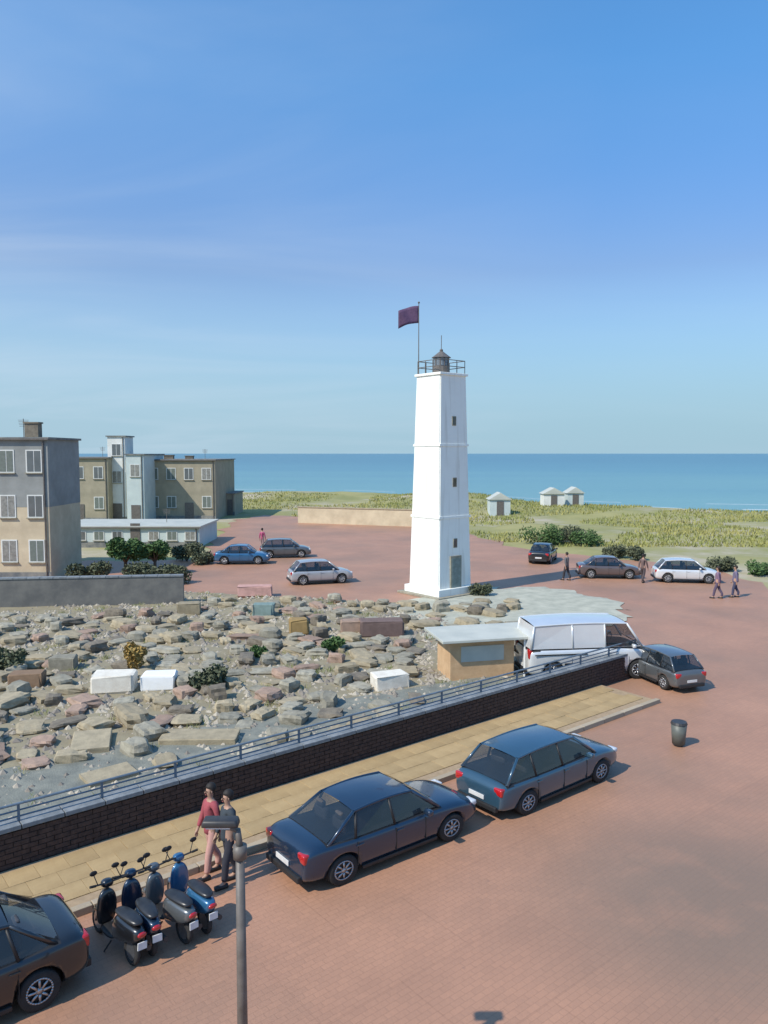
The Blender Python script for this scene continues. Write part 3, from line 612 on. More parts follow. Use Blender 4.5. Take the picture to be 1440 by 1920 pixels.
s1 = dup(sc0, P(1.36, 3.38), UA + PI / 2 - .05, repaint={PT['black']: PT['navy']}, scale=.94); tag(s1, 'navy blue scooter second from the black saloon car', 'scooter', GS)
s2 = dup(sc0, P(1.80, 3.44), UA + PI / 2 + .12, repaint={PT['black']: PT['grey']}, scale=.94); tag(s2, 'grey scooter between the navy one and the bright blue one', 'scooter', GS)

s3 = dup(sc0, P(2.24, 3.4), UA + PI / 2 + .03, repaint={PT['black']: PT['blue']}, scale=.94); tag(s3, 'bright blue scooter at the right end of the row, nearest the lamp post', 'scooter', GS)
# ------------------------------------------------------------------ people
M_skin = mat('skin', (.42, .25, .17), .6, (.38, .22, .15), 12)
M_hair = mat('dark hair', (.02, .015, .012), .7, None, 30)
def skinmesh(name, joints, edges, m, parent, sub=1):
    me = bpy.data.meshes.new(name); me.from_pydata([j[0] for j in joints], edges, []); o = bpy.data.objects.new(name, me); C.objects.link(o)
    sk = o.modifiers.new('k', 'SKIN'); sk.use_smooth_shade = True
    if not me.skin_vertices: me.attributes.new('x', 'FLOAT', 'POINT')
    lay = me.skin_vertices[0].data if me.skin_vertices else None
    if lay is None: return None
    for v, j in zip(lay, joints): rr = j[1]; v.radius = rr if isinstance(rr, tuple) else (rr, rr)
    lay[0].use_root = True
    ss = o.modifiers.new('s', 'SUBSURF'); ss.levels = sub; ss.render_levels = sub
    m2 = evald(o); bpy.data.objects.remove(o); m2.name = name; m2.materials.clear(); return link(name, m2, m, parent, True)
def ensure_skin(me):
    bm = bmesh.new(); bm.from_mesh(me); bm.verts.layers.skin.verify(); bm.to_mesh(me); bm.free()
def skinned(name, joints, edges, m, parent, sub=1):
    me = bpy.data.meshes.new(name + '_k'); me.from_pydata([j[0] for j in joints], edges, []); ensure_skin(me)
    o = bpy.data.objects.new(name + '_k', me); C.objects.link(o); sk = o.modifiers.new('k', 'SKIN'); sk.use_smooth_shade = True
    for v, j in zip(me.skin_vertices[0].data, joints): rr = j[1]; v.radius = rr if isinstance(rr, tuple) else (rr, rr)
    me.skin_vertices[0].data[0].use_root = True
    ss = o.modifiers.new('s', 'SUBSURF'); ss.levels = sub; ss.render_levels = sub
    m2 = evald(o); bpy.data.objects.remove(o); m2.name = name; m2.materials.clear(); return link(name, m2, m, parent, True)

def make_person(loc, rz, shirt, trousers, step=.18, long_sleeve=True, skirt=False, sc=1.0):
    r = empty('person', loc, rz); r.scale = (sc,) * 3
    arms = {}
    J = [((0, 0, .95), (.15, .11)), ((0, 0, 1.12), (.13, .095)), ((0, 0, 1.30), (.16, .10)), ((.0, 0, 1.44), (.09, .07)), ((.01, 0, 1.50), .052), ((.02, 0, 1.57), .06), ((.025, 0, 1.66), (.075, .09)), ((.02, 0, 1.73), (.055, .065))]
    E = [(0, 1), (1, 2), (2, 3), (3, 4), (4, 5), (5, 6), (6, 7)]
    feet = []
    for s_ in (-1, 1):
        k = len(J); f = step * s_; J += [((.0, s_ * .10, .88), .095), ((f * .5 + .03, s_ * .10, .50), .062), ((f * .85 - (.06 if s_ < 0 else 0), s_ * .10, .28), .055), ((f, s_ * .10, .09), .04), ((f + .13, s_ * .11, .035), (.04, .03))]
        E += [(0, k), (k, k + 1), (k + 1, k + 2), (k + 2, k + 3), (k + 3, k + 4)]; feet.append((f, s_))
        k = len(J); J += [((0, s_ * .17, 1.40), .055), ((-f * .35, s_ * .22, 1.13), .042), ((-f * .7 + .05, s_ * .23, .89), .03), ((-f * .8 + .07, s_ * .23, .82), (.022, .034))]
        E += [(3, k), (k, k + 1), (k + 1, k + 2), (k + 2, k + 3)]
        for q, (dx, ln) in enumerate(((-.026, .06), (-.009, .075), (.009, .07), (.026, .055))):
            kk = len(J); bx, by, bz = J[k + 3][0]; J += [((bx + dx, by, bz - .03), .0085), ((bx + dx + .01, by - s_ * .012, bz - .03 - ln), .0075)]; E += [(k + 3, kk), (kk, kk + 1)]
        kk = len(J); bx, by, bz = J[k + 3][0]; J += [((bx + .035, by - s_ * .02, bz - .005), .010), ((bx + .05, by - s_ * .025, bz - .05), .009)]; E += [(k + 3, kk), (kk, kk + 1)]
    skinned('body', J, E, M_skin, r)
    # shirt
    SJ = [((0, 0, .80), (.165, .125)), ((0, 0, .93), (.178, .132)), ((0, 0, 1.12), (.155, .115)), ((0, 0, 1.30), (.18, .12)), ((0, 0, 1.43), (.11, .085))]; SE = [(0, 1), (1, 2), (2, 3), (3, 4)]
    for s_ in (-1, 1):
        k = len(SJ); f = step * s_; SJ += [((0, s_ * .175, 1.40), .072), ((-f * .35, s_ * .225, 1.14), .058)]; SE += [(4, k), (k, k + 1)]
        if long_sleeve: SJ += [((-f * .7 + .045, s_ * .232, .90), .043)]; SE += [(k + 1, k + 2)]
    skinned('shirt', SJ, SE, shirt, r)
    if skirt:
        bm = nb(); tube(bm, (0, 0, .35), (0, 0, .98), .27, .16, 18); bmo('skirt', bm, trousers, r, True)
    else:
        TJ = [((0, 0, .93), (.15, .115)), ((0, 0, 1.06), (.13, .10))]; TE = [(0, 1)]
        for s_ in (-1, 1):
            k = len(TJ); f = step * s_; TJ += [((0, s_ * .10, .84), .10), ((f * .5 + .03, s_ * .10, .50), .08), ((f * .85 - (.06 if s_ < 0 else 0), s_ * .10, .28), .072), ((f, s_ * .10, .11), .062)]; TE += [(0, k), (k, k + 1), (k + 1, k + 2), (k + 2, k + 3)]
        skinned('trousers', TJ, TE, trousers, r)
    for f, s_ in feet:
        bm = nb(); box(bm, f + .06, s_ * .105, .04, .27, .095, .08, bev=.03); bmo('shoe', bm, M_black, r, True)
    bm = nb(); ball(bm, (-.005, 0, 1.70), .105, (1, .86, 1.05), 3)
    for v in list(bm.verts):
        if v.co.x > .055 and v.co.z < 1.72: v.co.x = .03
        if v.co.z < 1.62: v.co.z = 1.62
    bmo('hair', bm, M_hair, r, True)
    bm = nb(); ball(bm, (.115, 0, 1.645), .016, (1, .7, 1.3)); bmo('nose', bm, M_skin, r, True)
    for s_ in (-1, 1):
        bm = nb(); ball(bm, (.1, s_ * .032, 1.67), .010); bmo('eye', bm, M_black, r)
        bm = nb(); ball(bm, (.02, s_ * .082, 1.655), .024, (.7, .35, 1.2)); bmo('ear', bm, M_skin, r, True)
    bm = nb(); box(bm, .105, 0, 1.60, .012, .045, .01); bmo('mouth', bm, mat('lips', (.3, .09, .08), .6), r)
    return r
def cloth(n, c): return mat(n, c, .9, tuple(x * .85 for x in c), 10)
a_ = make_person(gp(398, 1640, .0), UA + PI, cloth('red cloth', lin(160, 78, 84)), cloth('pale pink cloth', lin(196, 150, 138)), .16); tag(a_, 'person in a red top walking past the wall beside the lamp post', 'person')
b_ = make_person(gp(430, 1656, 0), UA + PI - .1, cloth('dark slate cloth', lin(58, 66, 72)), cloth('charcoal cloth', lin(52, 52, 60)), .14); tag(b_, 'person in dark slate clothes walking behind the lamp post', 'person')
for pr_ in (a_, b_):
    s_, t_ = st(pr_.location); pr_.location.z = .115 if t_ < 2.22 else 0
c_ = make_person(gp(1345, 1122), 2.6, cloth('mauve cloth', lin(128, 104, 124)), cloth('plum cloth', lin(92, 80, 100)), .2); tag(c_, 'person in mauve standing at the far right edge of the square', 'person')
d_ = make_person(gp(1378, 1120), 2.8, cloth('slate violet cloth', lin(112, 106, 130)), cloth('dark blue cloth', lin(70, 72, 96)), .15); tag(d_, 'person in slate violet, rightmost of the two on the square', 'person')
e_ = make_person(gp(492, 1030), 1.2, cloth('magenta cloth', lin(176, 88, 120)), cloth('pale trousers', lin(150, 130, 130)), .12); tag(e_, 'person in magenta standing behind the parked blue car', 'person')
f_ = make_person(gp(1205, 1092), .8, cloth('brown cloth', lin(110, 92, 88)), cloth('dark trousers', lin(80, 70, 72)), .2); tag(f_, 'person in brown walking on the square beyond the white van', 'person')

g_ = make_person(gp(1062, 1088), 2.4, cloth('grey cloth', lin(100, 98, 100)), cloth('black cloth', lin(60, 58, 62)), .17); tag(g_, 'person in grey walking between the black car and the grey brown car', 'person')
# ------------------------------------------------------------------ lamp post in the foreground
lx = gp(459, 2215); LP = empty('lamp_post', lx)
tag(LP, 'slim brown grey lamp post in the foreground left of centre', 'lamp post')
bm = nb(); tube(bm, (0, 0, 0), (0, 0, .9), .085, .075, 16); bmo('base', bm, M_metal, LP, True)
bm = nb(); tube(bm, (0, 0, .9), (0, 0, 3.78), .062, .048, 16); bmo('pole', bm, M_metal, LP, True)
bm = nb(); tube(bm, (0, 0, 3.70), (0, 0, 3.84), .075, .075, 16); bmo('collar', bm, M_metal, LP, True)
bm = nb(); tube(bm, (0, 0, 3.80), (-.02, 0, 4.02), .04, .03, 12); tube(bm, (-.02, 0, 4.0), (-.20, 0, 4.08), .028, .028, 10); bmo('bracket', bm, M_metal, LP, True)
bm = nb(); box(bm, -.20, 0, 4.10, .40, .17, .075, bev=.025, taper=.1); lh = bmo('lamp_head', bm, M_dark, LP, True)
bm = nb(); box(bm, -.22, 0, 4.055, .26, .12, .02); bmo('diffuser', bm, M_lens, lh)

# ------------------------------------------------------------------ bin and drain on the square
B = empty('litter_bin', gp(1272, 1398)); tag(B, 'small dark grey litter bin standing alone on the pink square', 'bin')
bm = nb(); tube(bm, (0, 0, .06), (0, 0, .62), .17, .21, 16); bmo('bin_body', bm, mat('grey green metal', lin(96, 100, 94), .5), B, True)
bm = nb(); tube(bm, (0, 0, .62), (0, 0, .68), .225, .2, 16); bmo('lid', bm, M_dark, B)
bm = nb(); tube(bm, (0, 0, 0), (0, 0, .06), .12, .12, 12); bmo('foot', bm, M_dark, B)

# ------------------------------------------------------------------ stones and blocks in the yard
def stone_mesh(name, sx, sy, sz, seed, m):
    rn = random.Random(seed); bm = nb()
    if name == 'boulder':
        bmesh.ops.create_cube(bm, size=1); bmesh.ops.subdivide_edges(bm, edges=bm.edges[:], cuts=3, use_grid_fill=True)
        for v in bm.verts:
            c_ = v.co.copy(); q = c_.lerp(c_.normalized() * .58, .45); q *= 1 + .34 * noise.noise(c_ * 1.9 + Vector((seed, seed * .7, 0))) + .1 * noise.noise(c_ * 6 + Vector((0, seed, 1)))
            v.co = Vector((q.x * sx * 1.1, q.y * sy * 1.15, max(-.02, q.z * sz * 1.1 + sz * .42)))
        me = bpy.data.meshes.new(name); bm.normal_update(); bm.to_mesh(me); bm.free(); me.materials.append(m); return me
    box(bm, 0, 0, sz / 2, sx, sy, sz, bev=min(sx, sy, sz) * .12)
    for v in bm.verts: v.co += Vector((rn.uniform(-1, 1), rn.uniform(-1, 1), rn.uniform(-1, .4))) * min(sx, sy, sz) * .06
    me = bpy.data.meshes.new(name); bm.normal_update(); bm.to_mesh(me); bm.free(); me.materials.append(m); return me
rnd = random.Random(11)
KIND = [('grey', M_grey), ('tan', M_tan), ('reddish', M_pinkst), ('dark', M_dkst)]
LIB = {k: [stone_mesh('boulder', rnd.uniform(.5, 1.35), rnd.uniform(.4, .8), rnd.uniform(.16, .42), i * 7 + j, m) for i in range(8)] for j, (k, m) in enumerate(KIND)}
def inpoly(p, poly):
    c_ = False; n = len(poly); j = n - 1
    for i in range(n):
        if (poly[i][1] > p[1]) != (poly[j][1] > p[1]) and p[0] < (poly[j][0] - poly[i][0]) * (p[1] - poly[i][1]) / (poly[j][1] - poly[i][1]) + poly[i][0]: c_ = not c_
        j = i
    return c_
NAMED = []
placed = []
def clear(p, r=1.1): return all((p[0] - q[0]) ** 2 + (p[1] - q[1]) ** 2 > (r + q[2]) ** 2 for q in placed)
def block(x, y, sx, sy, sz, m, label, cat='stone block', rz=None, name='stone_block'):
    o = link(name, stone_mesh(name, sx, sy, sz, x + y, m)); o.location = gp(x, y); o.location.z = .03; o.rotation_euler.z = UA if rz is None else rz
    tag(o, label, cat); placed.append((o.location.x, o.location.y, max(sx, sy) / 2)); return o
M_cream = mat('cream limewash', (.78, .73, .62), .8, (.66, .6, .5), 3, .4, 20)
block(215, 1296, 1.35, .8, .62, M_cream, 'bright cream block left of the yellow shrub in the yard', rz=.1)
block(300, 1292, 1.1, .7, .55, M_white, 'bright white block right of the yellow shrub in the yard', rz=.05)
block(375, 1392, 2.1, .8, .22, M_tan, 'long pale tan slab lying on the gravel inside the wall', 'stone slab', rz=.02)
block(172, 1400, 1.0, 1.5, .2, M_tan, 'pale slab lying left of the long tan slab', 'stone slab', rz=.3)
block(205, 1462, 1.2, .8, .16, M_tan, 'pale slab on the gravel closest to the wall at left', 'stone slab')
block(730, 1290, 1.2, .7, .5, M_cream, 'cream block standing just behind the middle of the wall', rz=.4)
block(715, 1192, 1.9, .9, .7, mat('dark reddish stone', lin(118, 98, 92), .9, None, 4, .5), 'dark reddish brown block in front of the tower', rz=.1)
block(660, 1188, 1.0, .7, .6, M_pinkst, 'pinkish block left of the dark reddish brown block', rz=.1)
block(560, 1190, .8, .7, .7, mat('ochre stone', lin(160, 132, 84), .9, None, 4, .5), 'ochre brown block in the yard left of the tower', rz=.2)
block(478, 1118, 1.9, .8, .6, mat('salmon stone', lin(200, 156, 144), .9, None, 4, .5), 'salmon pink block at the far side of the yard', rz=.1)
block(495, 1155, 1.0, .7, .6, mat('teal painted block', lin(126, 146, 140), .8, None, 4, .3), 'dull teal block in front of the salmon pink block', rz=.0)
block(355, 1152, 1.1, .7, .6, M_tan, 'tan block beside the dark wall end at left', rz=.1)
block(52, 1288, 1.1, .6, .5, mat('rusty brown stone', lin(138, 112, 88), .9, None, 4, .5), 'rusty brown block near the left edge of the yard', rz=.1)
block(120, 1256, .9, .6, .5, M_grey, 'pale grey block behind the rusty brown block', rz=.1)
cnt = 0; tries = 0; scat = []
while cnt < 262 and tries < 12000:
    tries += 1
    px, py = rnd.uniform(-60, 1000), rnd.uniform(1125, 1440)
    if px < 360 and py < 1156: continue
    p = gp(px, py)
    s_, t_ = st(p)
    if t_ > -1.4 or not inpoly(p, [tuple(v[:2]) for v in yard]): continue
    if 780 < px < 1250 and py > 1180: continue
    if t_ > -5 and rnd.random() < .75: continue
    if not clear(p, .36): continue
    k = rnd.choices(['grey', 'tan', 'reddish', 'dark'], (5, 4.5, 2, 1.6))[0]
    o = link('boulder', rnd.choice(LIB[k])); o.location = (p.x, p.y, .02); o.rotation_euler = (rnd.uniform(-.05, .05), rnd.uniform(-.05, .05), rnd.uniform(0, 6.28)); o.scale = (rnd.uniform(.65, 1.05), rnd.uniform(.75, 1), rnd.uniform(.6, 1.25))
    scat.append((px, py, k, o)); placed.append((p.x, p.y, .40)); cnt += 1
ORD = ['leftmost', 'second', 'third', 'fourth', 'fifth', 'sixth', 'seventh', 'eighth', 'ninth', 'tenth', 'eleventh', 'twelfth', 'thirteenth', 'fourteenth', 'fifteenth', 'sixteenth', 'seventeenth', 'eighteenth', 'nineteenth', 'twentieth']
for bi, (y0, y1, bn) in enumerate(((0, 1155, 'farthest yard strip'), (1155, 1200, 'far middle yard strip'), (1200, 1260, 'near middle yard strip'), (1260, 9999, 'yard strip by the railing'))):
    for k in LIB:
        row = sorted([q for q in scat if y0 <= q[1] < y1 and q[2] == k], key=lambda q: q[0])
        for i, q in enumerate(row):
            w_ = 'first' if i == 0 else ORD[i] if i < 20 else ['twenty-', 'thirty-', 'forty-'][(i - 20) // 10 if i < 49 else 2] + ['first', 'second', 'third', 'fourth', 'fifth', 'sixth', 'seventh', 'eighth', 'ninth', 'tenth'][(i - 20) % 10]
            tag(q[3], f'rough {k} boulder, {w_} {k} one from left in the {bn}', 'boulder', k + ' boulders scattered over the yard')
# loose stones, uncountable
bm_v, bm_f = [], []
def pebble(p, r, rn):
    n0 = len(bm_v); a0 = rn.uniform(0, 6)
    top = (p.x + rn.uniform(-.2, .2) * r, p.y, p.z + r * rn.uniform(.5, .9))
    ring = [(p.x + math.cos(a0 + k * 1.2566) * r * rn.uniform(.7, 1.2), p.y + math.sin(a0 + k * 1.2566) * r * rn.uniform(.7, 1.2), p.z) for k in range(5)]
    bm_v.extend([top] + ring)
    for k in range(5): bm_f.append((n0, n0 + 1 + k, n0 + 1 + (k + 1) % 5))
k = 0
while k < 22000:
    p = P(rnd.uniform(-25, 22), -rnd.random() ** 1.3 * 26 - .5)
    if not inpoly(p, [tuple(v[:2]) for v in yard]): continue
    p.z = .04; pebble(p, rnd.choice((.03, .05, .07, .1, .16)), rnd); k += 1
tag(raw('loose_stones', bm_v, bm_f, mat('loose stone', lin(178, 168, 150), .9, lin(126, 118, 108), .7, contrast=(.4, .6))), 'loose stones and pebbles strewn over the dry yard', 'pebbles', kind='stuff')

# ------------------------------------------------------------------ vegetation
def leaves(name, blobs, n, m, parent, size=.1, seed=1):
    rn = random.Random(seed); vs, fs = [], []
    tot = sum(b_[3] ** 2 for b_ in blobs)
    for (bx, by, bz, br) in blobs:
        for _ in range(int(n * br ** 2 / tot)):
            v = Vector((rn.gauss(0, 1), rn.gauss(0, 1), rn.gauss(0, 1))).normalized() * br * (rn.random() ** .38); v.z *= .8
            c_ = Vector((bx, by, bz)) + v; 
            if c_.z < .03: c_.z = .03
            a = Vector((rn.gauss(0, 1), rn.gauss(0, 1), rn.gauss(0, 1))).normalized(); b2 = a.orthogonal().normalized(); s_ = size * rn.uniform(.6, 1.4); n0 = len(vs)
            vs += [c_ - a * s_, c_ + b2 * s_ * .45, c_ + a * s_, c_ - b2 * s_ * .45]; fs.append((n0, n0 + 1, n0 + 2, n0 + 3))
    return raw(name, vs, fs, m, parent)
def bush(x, y, r, h, m, label, seed, group=None, name='shrub', n=900):
    o = empty(name, gp(x, y)); rn = random.Random(seed)
    bl = [(rn.uniform(-.6, .6) * r, rn.uniform(-.5, .5) * r, h * rn.uniform(.3, .75), r * rn.uniform(.35, .6)) for _ in range(7)]
    leaves('foliage', bl, n, m, o, .07 + r * .03, seed)
    bm = nb()
    for k in range(5): tube(bm, (0, 0, -.02), (rn.uniform(-.4, .4) * r, rn.uniform(-.4, .4) * r, h * .6), .03, .01, 5)
    bmo('stems', bm, M_bark, o); tag(o, label, 'shrub', group); placed.append((o.location.x, o.location.y, r)); return o
def tree(x, y, h, r, m, label, seed, n=2600, loc=None):
    o = empty('tree', loc or gp(x, y)); rn = random.Random(seed); bm = nb(); tube(bm, (0, 0, -.05), (.05, 0, h * .45), .14, .09, 10); bl = []
    for k in range(9):
        a = k * 2.4 + rn.uniform(-.3, .3); q = Vector((math.cos(a) * r * rn.uniform(.25, .7), math.sin(a) * r * rn.uniform(.25, .7), h * rn.uniform(.5, .88))); tube(bm, (.05, 0, h * rn.uniform(.28, .45)), q, .06, .015, 6); bl.append((*q, r * rn.uniform(.3, .5)))
    bmo('trunk', bm, M_bark, o, True); leaves('crown', bl, n, m, o, .13, seed); tag(o, label, 'tree'); return o
bush(255, 1258, .5, 1.25, M_dry, 'dry yellow shrub standing between the two bright blocks', 3)
bush(15, 1262, .8, .9, M_olive, 'dark olive shrub at the left edge of the yard', 4)
bush(395, 1292, .65, .8, M_olive, 'dark olive shrub right of the bright white block', 5)
bush(905, 1118, .7, .7, M_olive, 'low olive shrub at the right foot of the tower', 6)
bush(625, 1222, .5, .7, M_leaf, 'small green shrub in front of the pinkish block', 7)
bush(490, 1232, .4, .5, M_leaf, 'smallest green shrub in the middle of the yard', 8)
tree(235, 1078, 2.6, 1.5, M_leaf, 'rounded dark green tree left of the small green one', 21)
tree(290, 1076, 2.2, 1.2, M_leaf, 'small green tree beside the pale low building', 22)
bush(170, 1092, 1.3, 1.3, M_olive, 'broad dark olive hedge shrub left of the trees', 23, n=1800)
bush(265, 1094, 1.3, 1.2, M_olive, 'broad dark olive hedge shrub below the trees', 24, n=1800)
bush(325, 1094, 1.1, 1.2, M_olive, 'broad olive hedge shrub right of the trees', 25, n=1500)
tree(10, 1050, 3.6, 1.6, M_lime, 'light green tree at the left edge beside the beige house', 26)
bush(350, 1052, 1.4, 1.3, M_olive, 'olive bush in front of the right end of the pale building', 27, n=1500)
bush(390, 1058, 1.0, 1.0, M_olive, 'smaller olive bush left of the parked blue car', 28, n=1200)
for i, (x, y, m, r) in enumerate(((1010, 1020, M_leaf, 2.0), (1060, 1018, M_olive, 1.8), (1100, 1022, M_leaf, 1.6), (1160, 1046, M_olive, 1.2), (1200, 1050, M_olive, 1.1), (1430, 1078, M_leaf, 1.2), (1350, 1070, M_olive, 1.1))):
    bush(x, y, r, r * .8, m, ['dark green dune bush right of the tower', 'olive dune bush between the two green ones', 'green dune bush at the right of the dark three', 'olive bush at the paving edge, left one', 'olive bush at the paving edge, right one', 'green bush at the right edge of the photo', 'olive bush behind the two people on the square'][i], 40 + i, n=1300)
# dry tufts in the yard, uncountable
tv, tf = [], []; rn = random.Random(8)
for _ in range(420):
    p = P(rn.uniform(-22, 21), -rn.random() * 24 - .8)
    if not inpoly(p, [tuple(v[:2]) for v in yard]): continue
    for _b in range(26):
        a = rn.uniform(0, 6.28); q = Vector((p.x + rn.gauss(0, .14), p.y + rn.gauss(0, .14), .03)); h = rn.uniform(.08, .24); n0 = len(tv)
        tv += [q + Vector((.012, 0, 0)), q - Vector((.012, 0, 0)), q + Vector((math.cos(a) * h * .6, math.sin(a) * h * .6, h))]; tf.append((n0, n0 + 1, n0 + 2))
tag(raw('dry_grass', tv, tf, mat('dry grass', (.30, .28, .12), .9, (.16, .2, .07), .5, contrast=(.4, .6))), 'thin dry grass tufts between the stones of the yard', 'grass', kind='stuff')
# dune grass, uncountable
gv, gf = [], []; rn = random.Random(5)
for _ in range(70000):
    y = 66 + rn.random() ** 1.1 * 75; x = rn.uniform(-.55, .62) * y
    if x < -.12 * y and y < 110: continue
    if y > interp(x) - 9: continue
    px = 720 + x / y * F; py = 850 + H * F / y
    if inpoly((x, y), [tuple(v[:2]) for v in pv]): continue
    if noise.noise(Vector((x * .08, y * .08, 9))) < -.15: continue
    z = land_z(x, y); h = rn.uniform(.12, .42); a = rn.uniform(0, PI); wd = rn.uniform(.03, .12); lx_, ly_ = rn.uniform(-.2, .2), rn.uniform(-.2, .2); n0 = len(gv)
    gv += [(x - math.cos(a) * wd, y - math.sin(a) * wd, z - .03), (x + math.cos(a) * wd, y + math.sin(a) * wd, z - .03), (x + lx_, y + ly_, z + h)]; gf.append((n0, n0 + 1, n0 + 2))
tag(raw('dune_grass', gv, gf, mat('marram grass', (.36, .33, .12), .9, (.24, .26, .085), .15, spec=.2, contrast=(.4, .6))), 'yellow green grass covering the dunes before the sea', 'grass', kind='stuff')

# ------------------------------------------------------------------ buildings
M_olwall = mat('grey brown render', lin(166, 156, 134), .9, lin(148, 140, 120), .8, .3, 10)
M_gywall = mat('grey render', lin(150, 152, 148), .9, lin(132, 134, 130), .8, .3, 10)
M_bewall = mat('beige render', lin(206, 190, 160), .9, lin(186, 170, 142), .8, .3, 10)
M_pblue = mat('pale blue grey render', lin(196, 206, 202), .85, lin(182, 192, 190), .8, .2, 10)
M_wwall = mat('white render', (.74, .74, .7), .85, (.62, .62, .58), .8, .2, 10)
M_roofg = mat('grey roofing', lin(140, 138, 130), .9, lin(100, 104, 106), 1.5, .3, 8)
M_paler = mat('pale metal roofing', lin(194, 194, 182), .55, lin(176, 178, 168), .9)
M_curt = mat('window with pale curtain', lin(150, 148, 140), .3, lin(120, 118, 112), 6)
M_shut = mat('closed grey green shutter', lin(112, 120, 112), .7)
wrn = random.Random(3)
M_win = mat('window glass', (.13, .14, .14), .12, None, 2, spec=.8)
def building(name, x0, x1, ybase, ytop, depth, m, label, cat='building', storeys=2, cols=4, rz=0, roofm=M_roofg, chimney=None, wincol=M_wwall):
    c_ = gp((x0 + x1) / 2, ybase); D = c_.y; wdt = (x1 - x0) * D / F; h = H - (ytop - 850) * D / F
    B_ = empty(name, (c_.x, c_.y, -.05), rz)
    bm = nb(); box(bm, 0, depth / 2, h / 2, wdt, depth, h, bev=.03); bmo('wall', bm, m, B_)
    bm = nb(); box(bm, 0, depth / 2, h + .06, wdt + .3, depth + .3, .14); rf = bmo('roof', bm, roofm, B_)
    bm = nb(); box(bm, 0, -.02, .25, wdt + .04, .06, .5); bmo('plinth', bm, M_roofg, B_)
    sh = (h - .4) / storeys
    for s_ in range(storeys):
        for k in range(cols):
            x = -wdt / 2 + wdt * (k + .5) / cols; z = .3 + sh * (s_ + .55); ww = min(1.0, wdt / cols * .5); wh = min(1.3, sh * .5)
            if s_ == 0 and k == cols // 2:
                bm = nb(); box(bm, x, -.03, 1.05, ww * 1.05, .08, 2.1); dd = bmo('door', bm, M_metal, B_); continue
            bm = nb(); box(bm, x, -.012, z, ww + .14, .06, wh + .14); fr = bmo('window', bm, wincol, B_)
            bm = nb(); box(bm, x - ww * .26, -.045, z, ww * .46, .02, wh); box(bm, x + ww * .26, -.045, z, ww * .46, .02, wh); bmo('pane', bm, wrn.choice((M_win, M_win, M_curt, M_shut)), fr)
            bm = nb(); box(bm, x, -.06, z - wh / 2 - .1, ww + .24, .14, .06); bmo('sill', bm, M_grey, fr)
    if chimney:
        for (cx, ch, cw) in chimney:
            bm = nb(); box(bm, cx, depth * .4, h + ch / 2, cw, .6, ch, bev=.02); box(bm, cx, depth * .4, h + ch, cw + .12, .72, .1); bmo('chimney', bm, M_dkst, rf)
    bm = nb(); pipe(bm, [(wdt / 2 - .25, -.08, .1), (wdt / 2 - .25, -.08, h - .1)], .05); bmo('downpipe', bm, M_metal, B_)
    if wdt > 3:
        bm = nb(); box(bm, 0, -.2, h + .0, wdt + .3, .1, .1); bmo('gutter', bm, M_metal, B_)
        bm = nb(); q = Vector((wdt * .2, depth * .5, h + .1)); tube(bm, q, q + Vector((0, 0, 1.3)), .025, seg=5)
        for k in range(5): tube(bm, q + Vector((-.35 + k * .02, 0, 1.2 - k * .1)), q + Vector((.35 - k * .02, 0, 1.2 - k * .1)), .012, seg=4)
        bmo('aerial', bm, M_metal, B_)
    tag(B_, label, cat); return B_
building('beige_house', -160, 98, 1086, 822, 5, M_bewall, 'tall beige house at the left edge with grey upper floor', 'house', 3, 5, chimney=[(2.6, 1.1, .9)])
building('rear_house', 60, 205, 978, 858, 12, M_olwall, 'grey brown two storey house behind the beige house', 'house', 2, 4)
building('stair_tower', 205, 238, 976, 818, 3, M_wwall, 'narrow white stair tower between the grey brown houses', 'tower', 3, 1)
building('narrow_house', 239, 272, 980, 852, 8, M_pblue, 'narrow pale blue house right of the white stair tower', 'house', 2, 1)
building('rear_house', 273, 405, 974, 862, 12, M_olwall, 'grey brown house with a flat roof nearest the sea', 'house', 2, 4, chimney=[(-2.6, .6, 1.2), (0, .5, 1.0)])
building('shed', 405, 440, 966, 925, 6, M_olwall, 'small grey brown shed at the right end of the houses', 'shed', 1, 2)
building('low_building', 100, 375, 1026, 988, 7, M_pblue, 'long low pale blue grey building with a pale roof before the houses', 'building', 1, 8, roofm=M_paler)
bh = bpy.data.objects['beige_house']; bw_ = [c for c in kids(bh) if c.name.startswith('wall')][0]
D_ = gp(0, 1086).y; hh = H - (822 - 850) * D_ / F; ww_ = 258 * D_ / F
bm = nb(); box(bm, 0, 2.5, hh * .76, ww_ + .02, 5.02, hh * .478); bmo('upper_floor', bm, M_gywall, bh)
# dark low wall behind the yard at left
dw = empty('dark_wall', gp(0, 1140)); a, b2 = gp(-200, 1144), gp(345, 1132); v = b2 - a
bm = nb(); c_ = (a + b2) / 2 - dw.location; box(bm, c_.x, c_.y, .75, v.length, .3, 1.5, rz=math.atan2(v.y, v.x)); bmo('wall_body', bm, mat('dark slate wall', lin(118, 116, 110), .9, lin(94, 94, 92), 1.2, .4, 8), dw)
for i in range(22):
    bm = nb(); q = a.lerp(b2, (i + .5) / 22) - dw.location; box(bm, q.x, q.y, 1.54, v.length / 22 - .02, .38, .08, rz=math.atan2(v.y, v.x)); bmo('coping_stone', bm, M_cope, dw)
tag(dw, 'dark slate coloured low wall at the far side of the yard at left', 'wall')
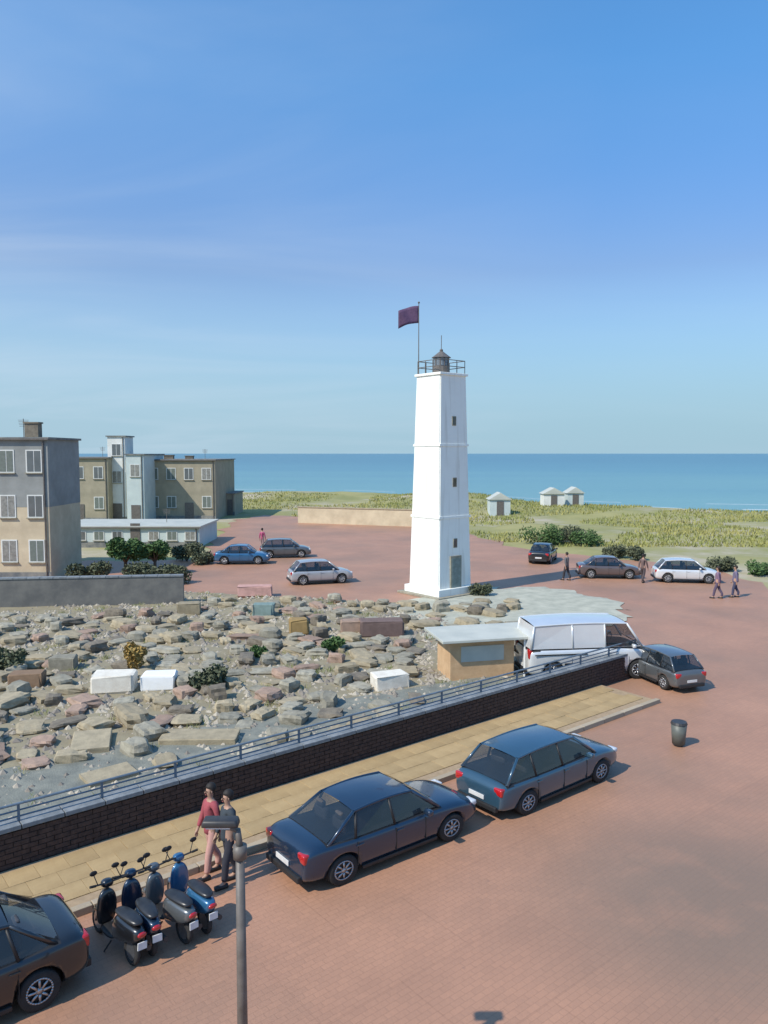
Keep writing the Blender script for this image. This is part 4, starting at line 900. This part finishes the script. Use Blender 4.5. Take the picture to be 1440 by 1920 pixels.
# cream beach wall behind the tower
bw = empty('beach_wall', gp(714, 986)); bm = nb(); a, b2 = gp(560, 980), gp(800, 988); v = b2 - a; c_ = (a + b2) / 2 - bw.location; box(bm, c_.x, c_.y, .9, v.length, .4, 1.8, rz=math.atan2(v.y, v.x)); bmo('wall_body', bm, M_bewall, bw)
bm = nb(); box(bm, c_.x, c_.y, 1.85, v.length + .1, .55, .1, rz=math.atan2(v.y, v.x)); bmo('coping', bm, M_tan, bw); tag(bw, 'cream low wall left of the tower in front of the dunes', 'wall')
# beach huts on the right shore
for i, (x, y, wd, m) in enumerate(((1035, 952, 3.0, M_wwall), (1075, 950, 2.4, M_pblue), (935, 966, 2.6, M_pblue))):
    h_ = empty('beach_hut', gp(x, y)); bm = nb(); box(bm, 0, 0, 1.1, wd, 2.6, 2.2); bmo('wall', bm, m, h_)
    bm = nb(); vv = [bm.verts.new(q) for q in ((-wd / 2 - .2, -1.5, 2.1), (wd / 2 + .2, -1.5, 2.1), (0, -1.5, 3.0), (-wd / 2 - .2, 1.5, 2.1), (wd / 2 + .2, 1.5, 2.1), (0, 1.5, 3.0))]
    for f in ((0, 1, 2), (5, 4, 3), (0, 2, 5, 3), (2, 1, 4, 5), (1, 0, 3, 4)): bm.faces.new([vv[q] for q in f])
    bmo('roof', bm, M_paler, h_); bm = nb(); box(bm, 0, -1.32, .95, .9, .06, 1.9); bmo('door', bm, M_metal, h_)
    tag(h_, ['white beach hut on the dunes right of the tower', 'pale blue beach hut beside the white one', 'pale blue beach hut closest to the tower'][i], 'hut', 'beach huts on the dunes')
# tan kiosk with flat pale roof behind the wall, left of the van
K = empty('kiosk', gp(905, 1262)); K.rotation_euler.z = UA - .45
tag(K, 'low tan kiosk with a pale flat canopy left of the white van', 'kiosk')
bm = nb(); box(bm, -.3, 0, .7, 2.4, 1.5, 1.4, bev=.02); bmo('wall', bm, mat('tan boards', lin(206, 172, 132), .85, lin(188, 154, 116), 3, .2), K)
bm = nb(); box(bm, .4, 0, 1.5, 4.6, 2.3, .1, bev=.02); bmo('canopy', bm, M_paler, K)
for sx, sy in ((2.5, -1), (2.5, 1), (1.2, -1), (1.2, 1)):
    bm = nb(); tube(bm, (sx, sy, 0), (sx, sy, 1.45), .04, seg=8); bmo('post', bm, M_whitep, K)
bm = nb(); box(bm, 1.85, 0, .75, 1.2, 1.4, .06); bmo('counter', bm, M_grey, K)
bm = nb(); box(bm, -.3, -.765, .95, 1.6, .03, .55); bmo('shutter', bm, M_paler, K)
# a gull high above the shore
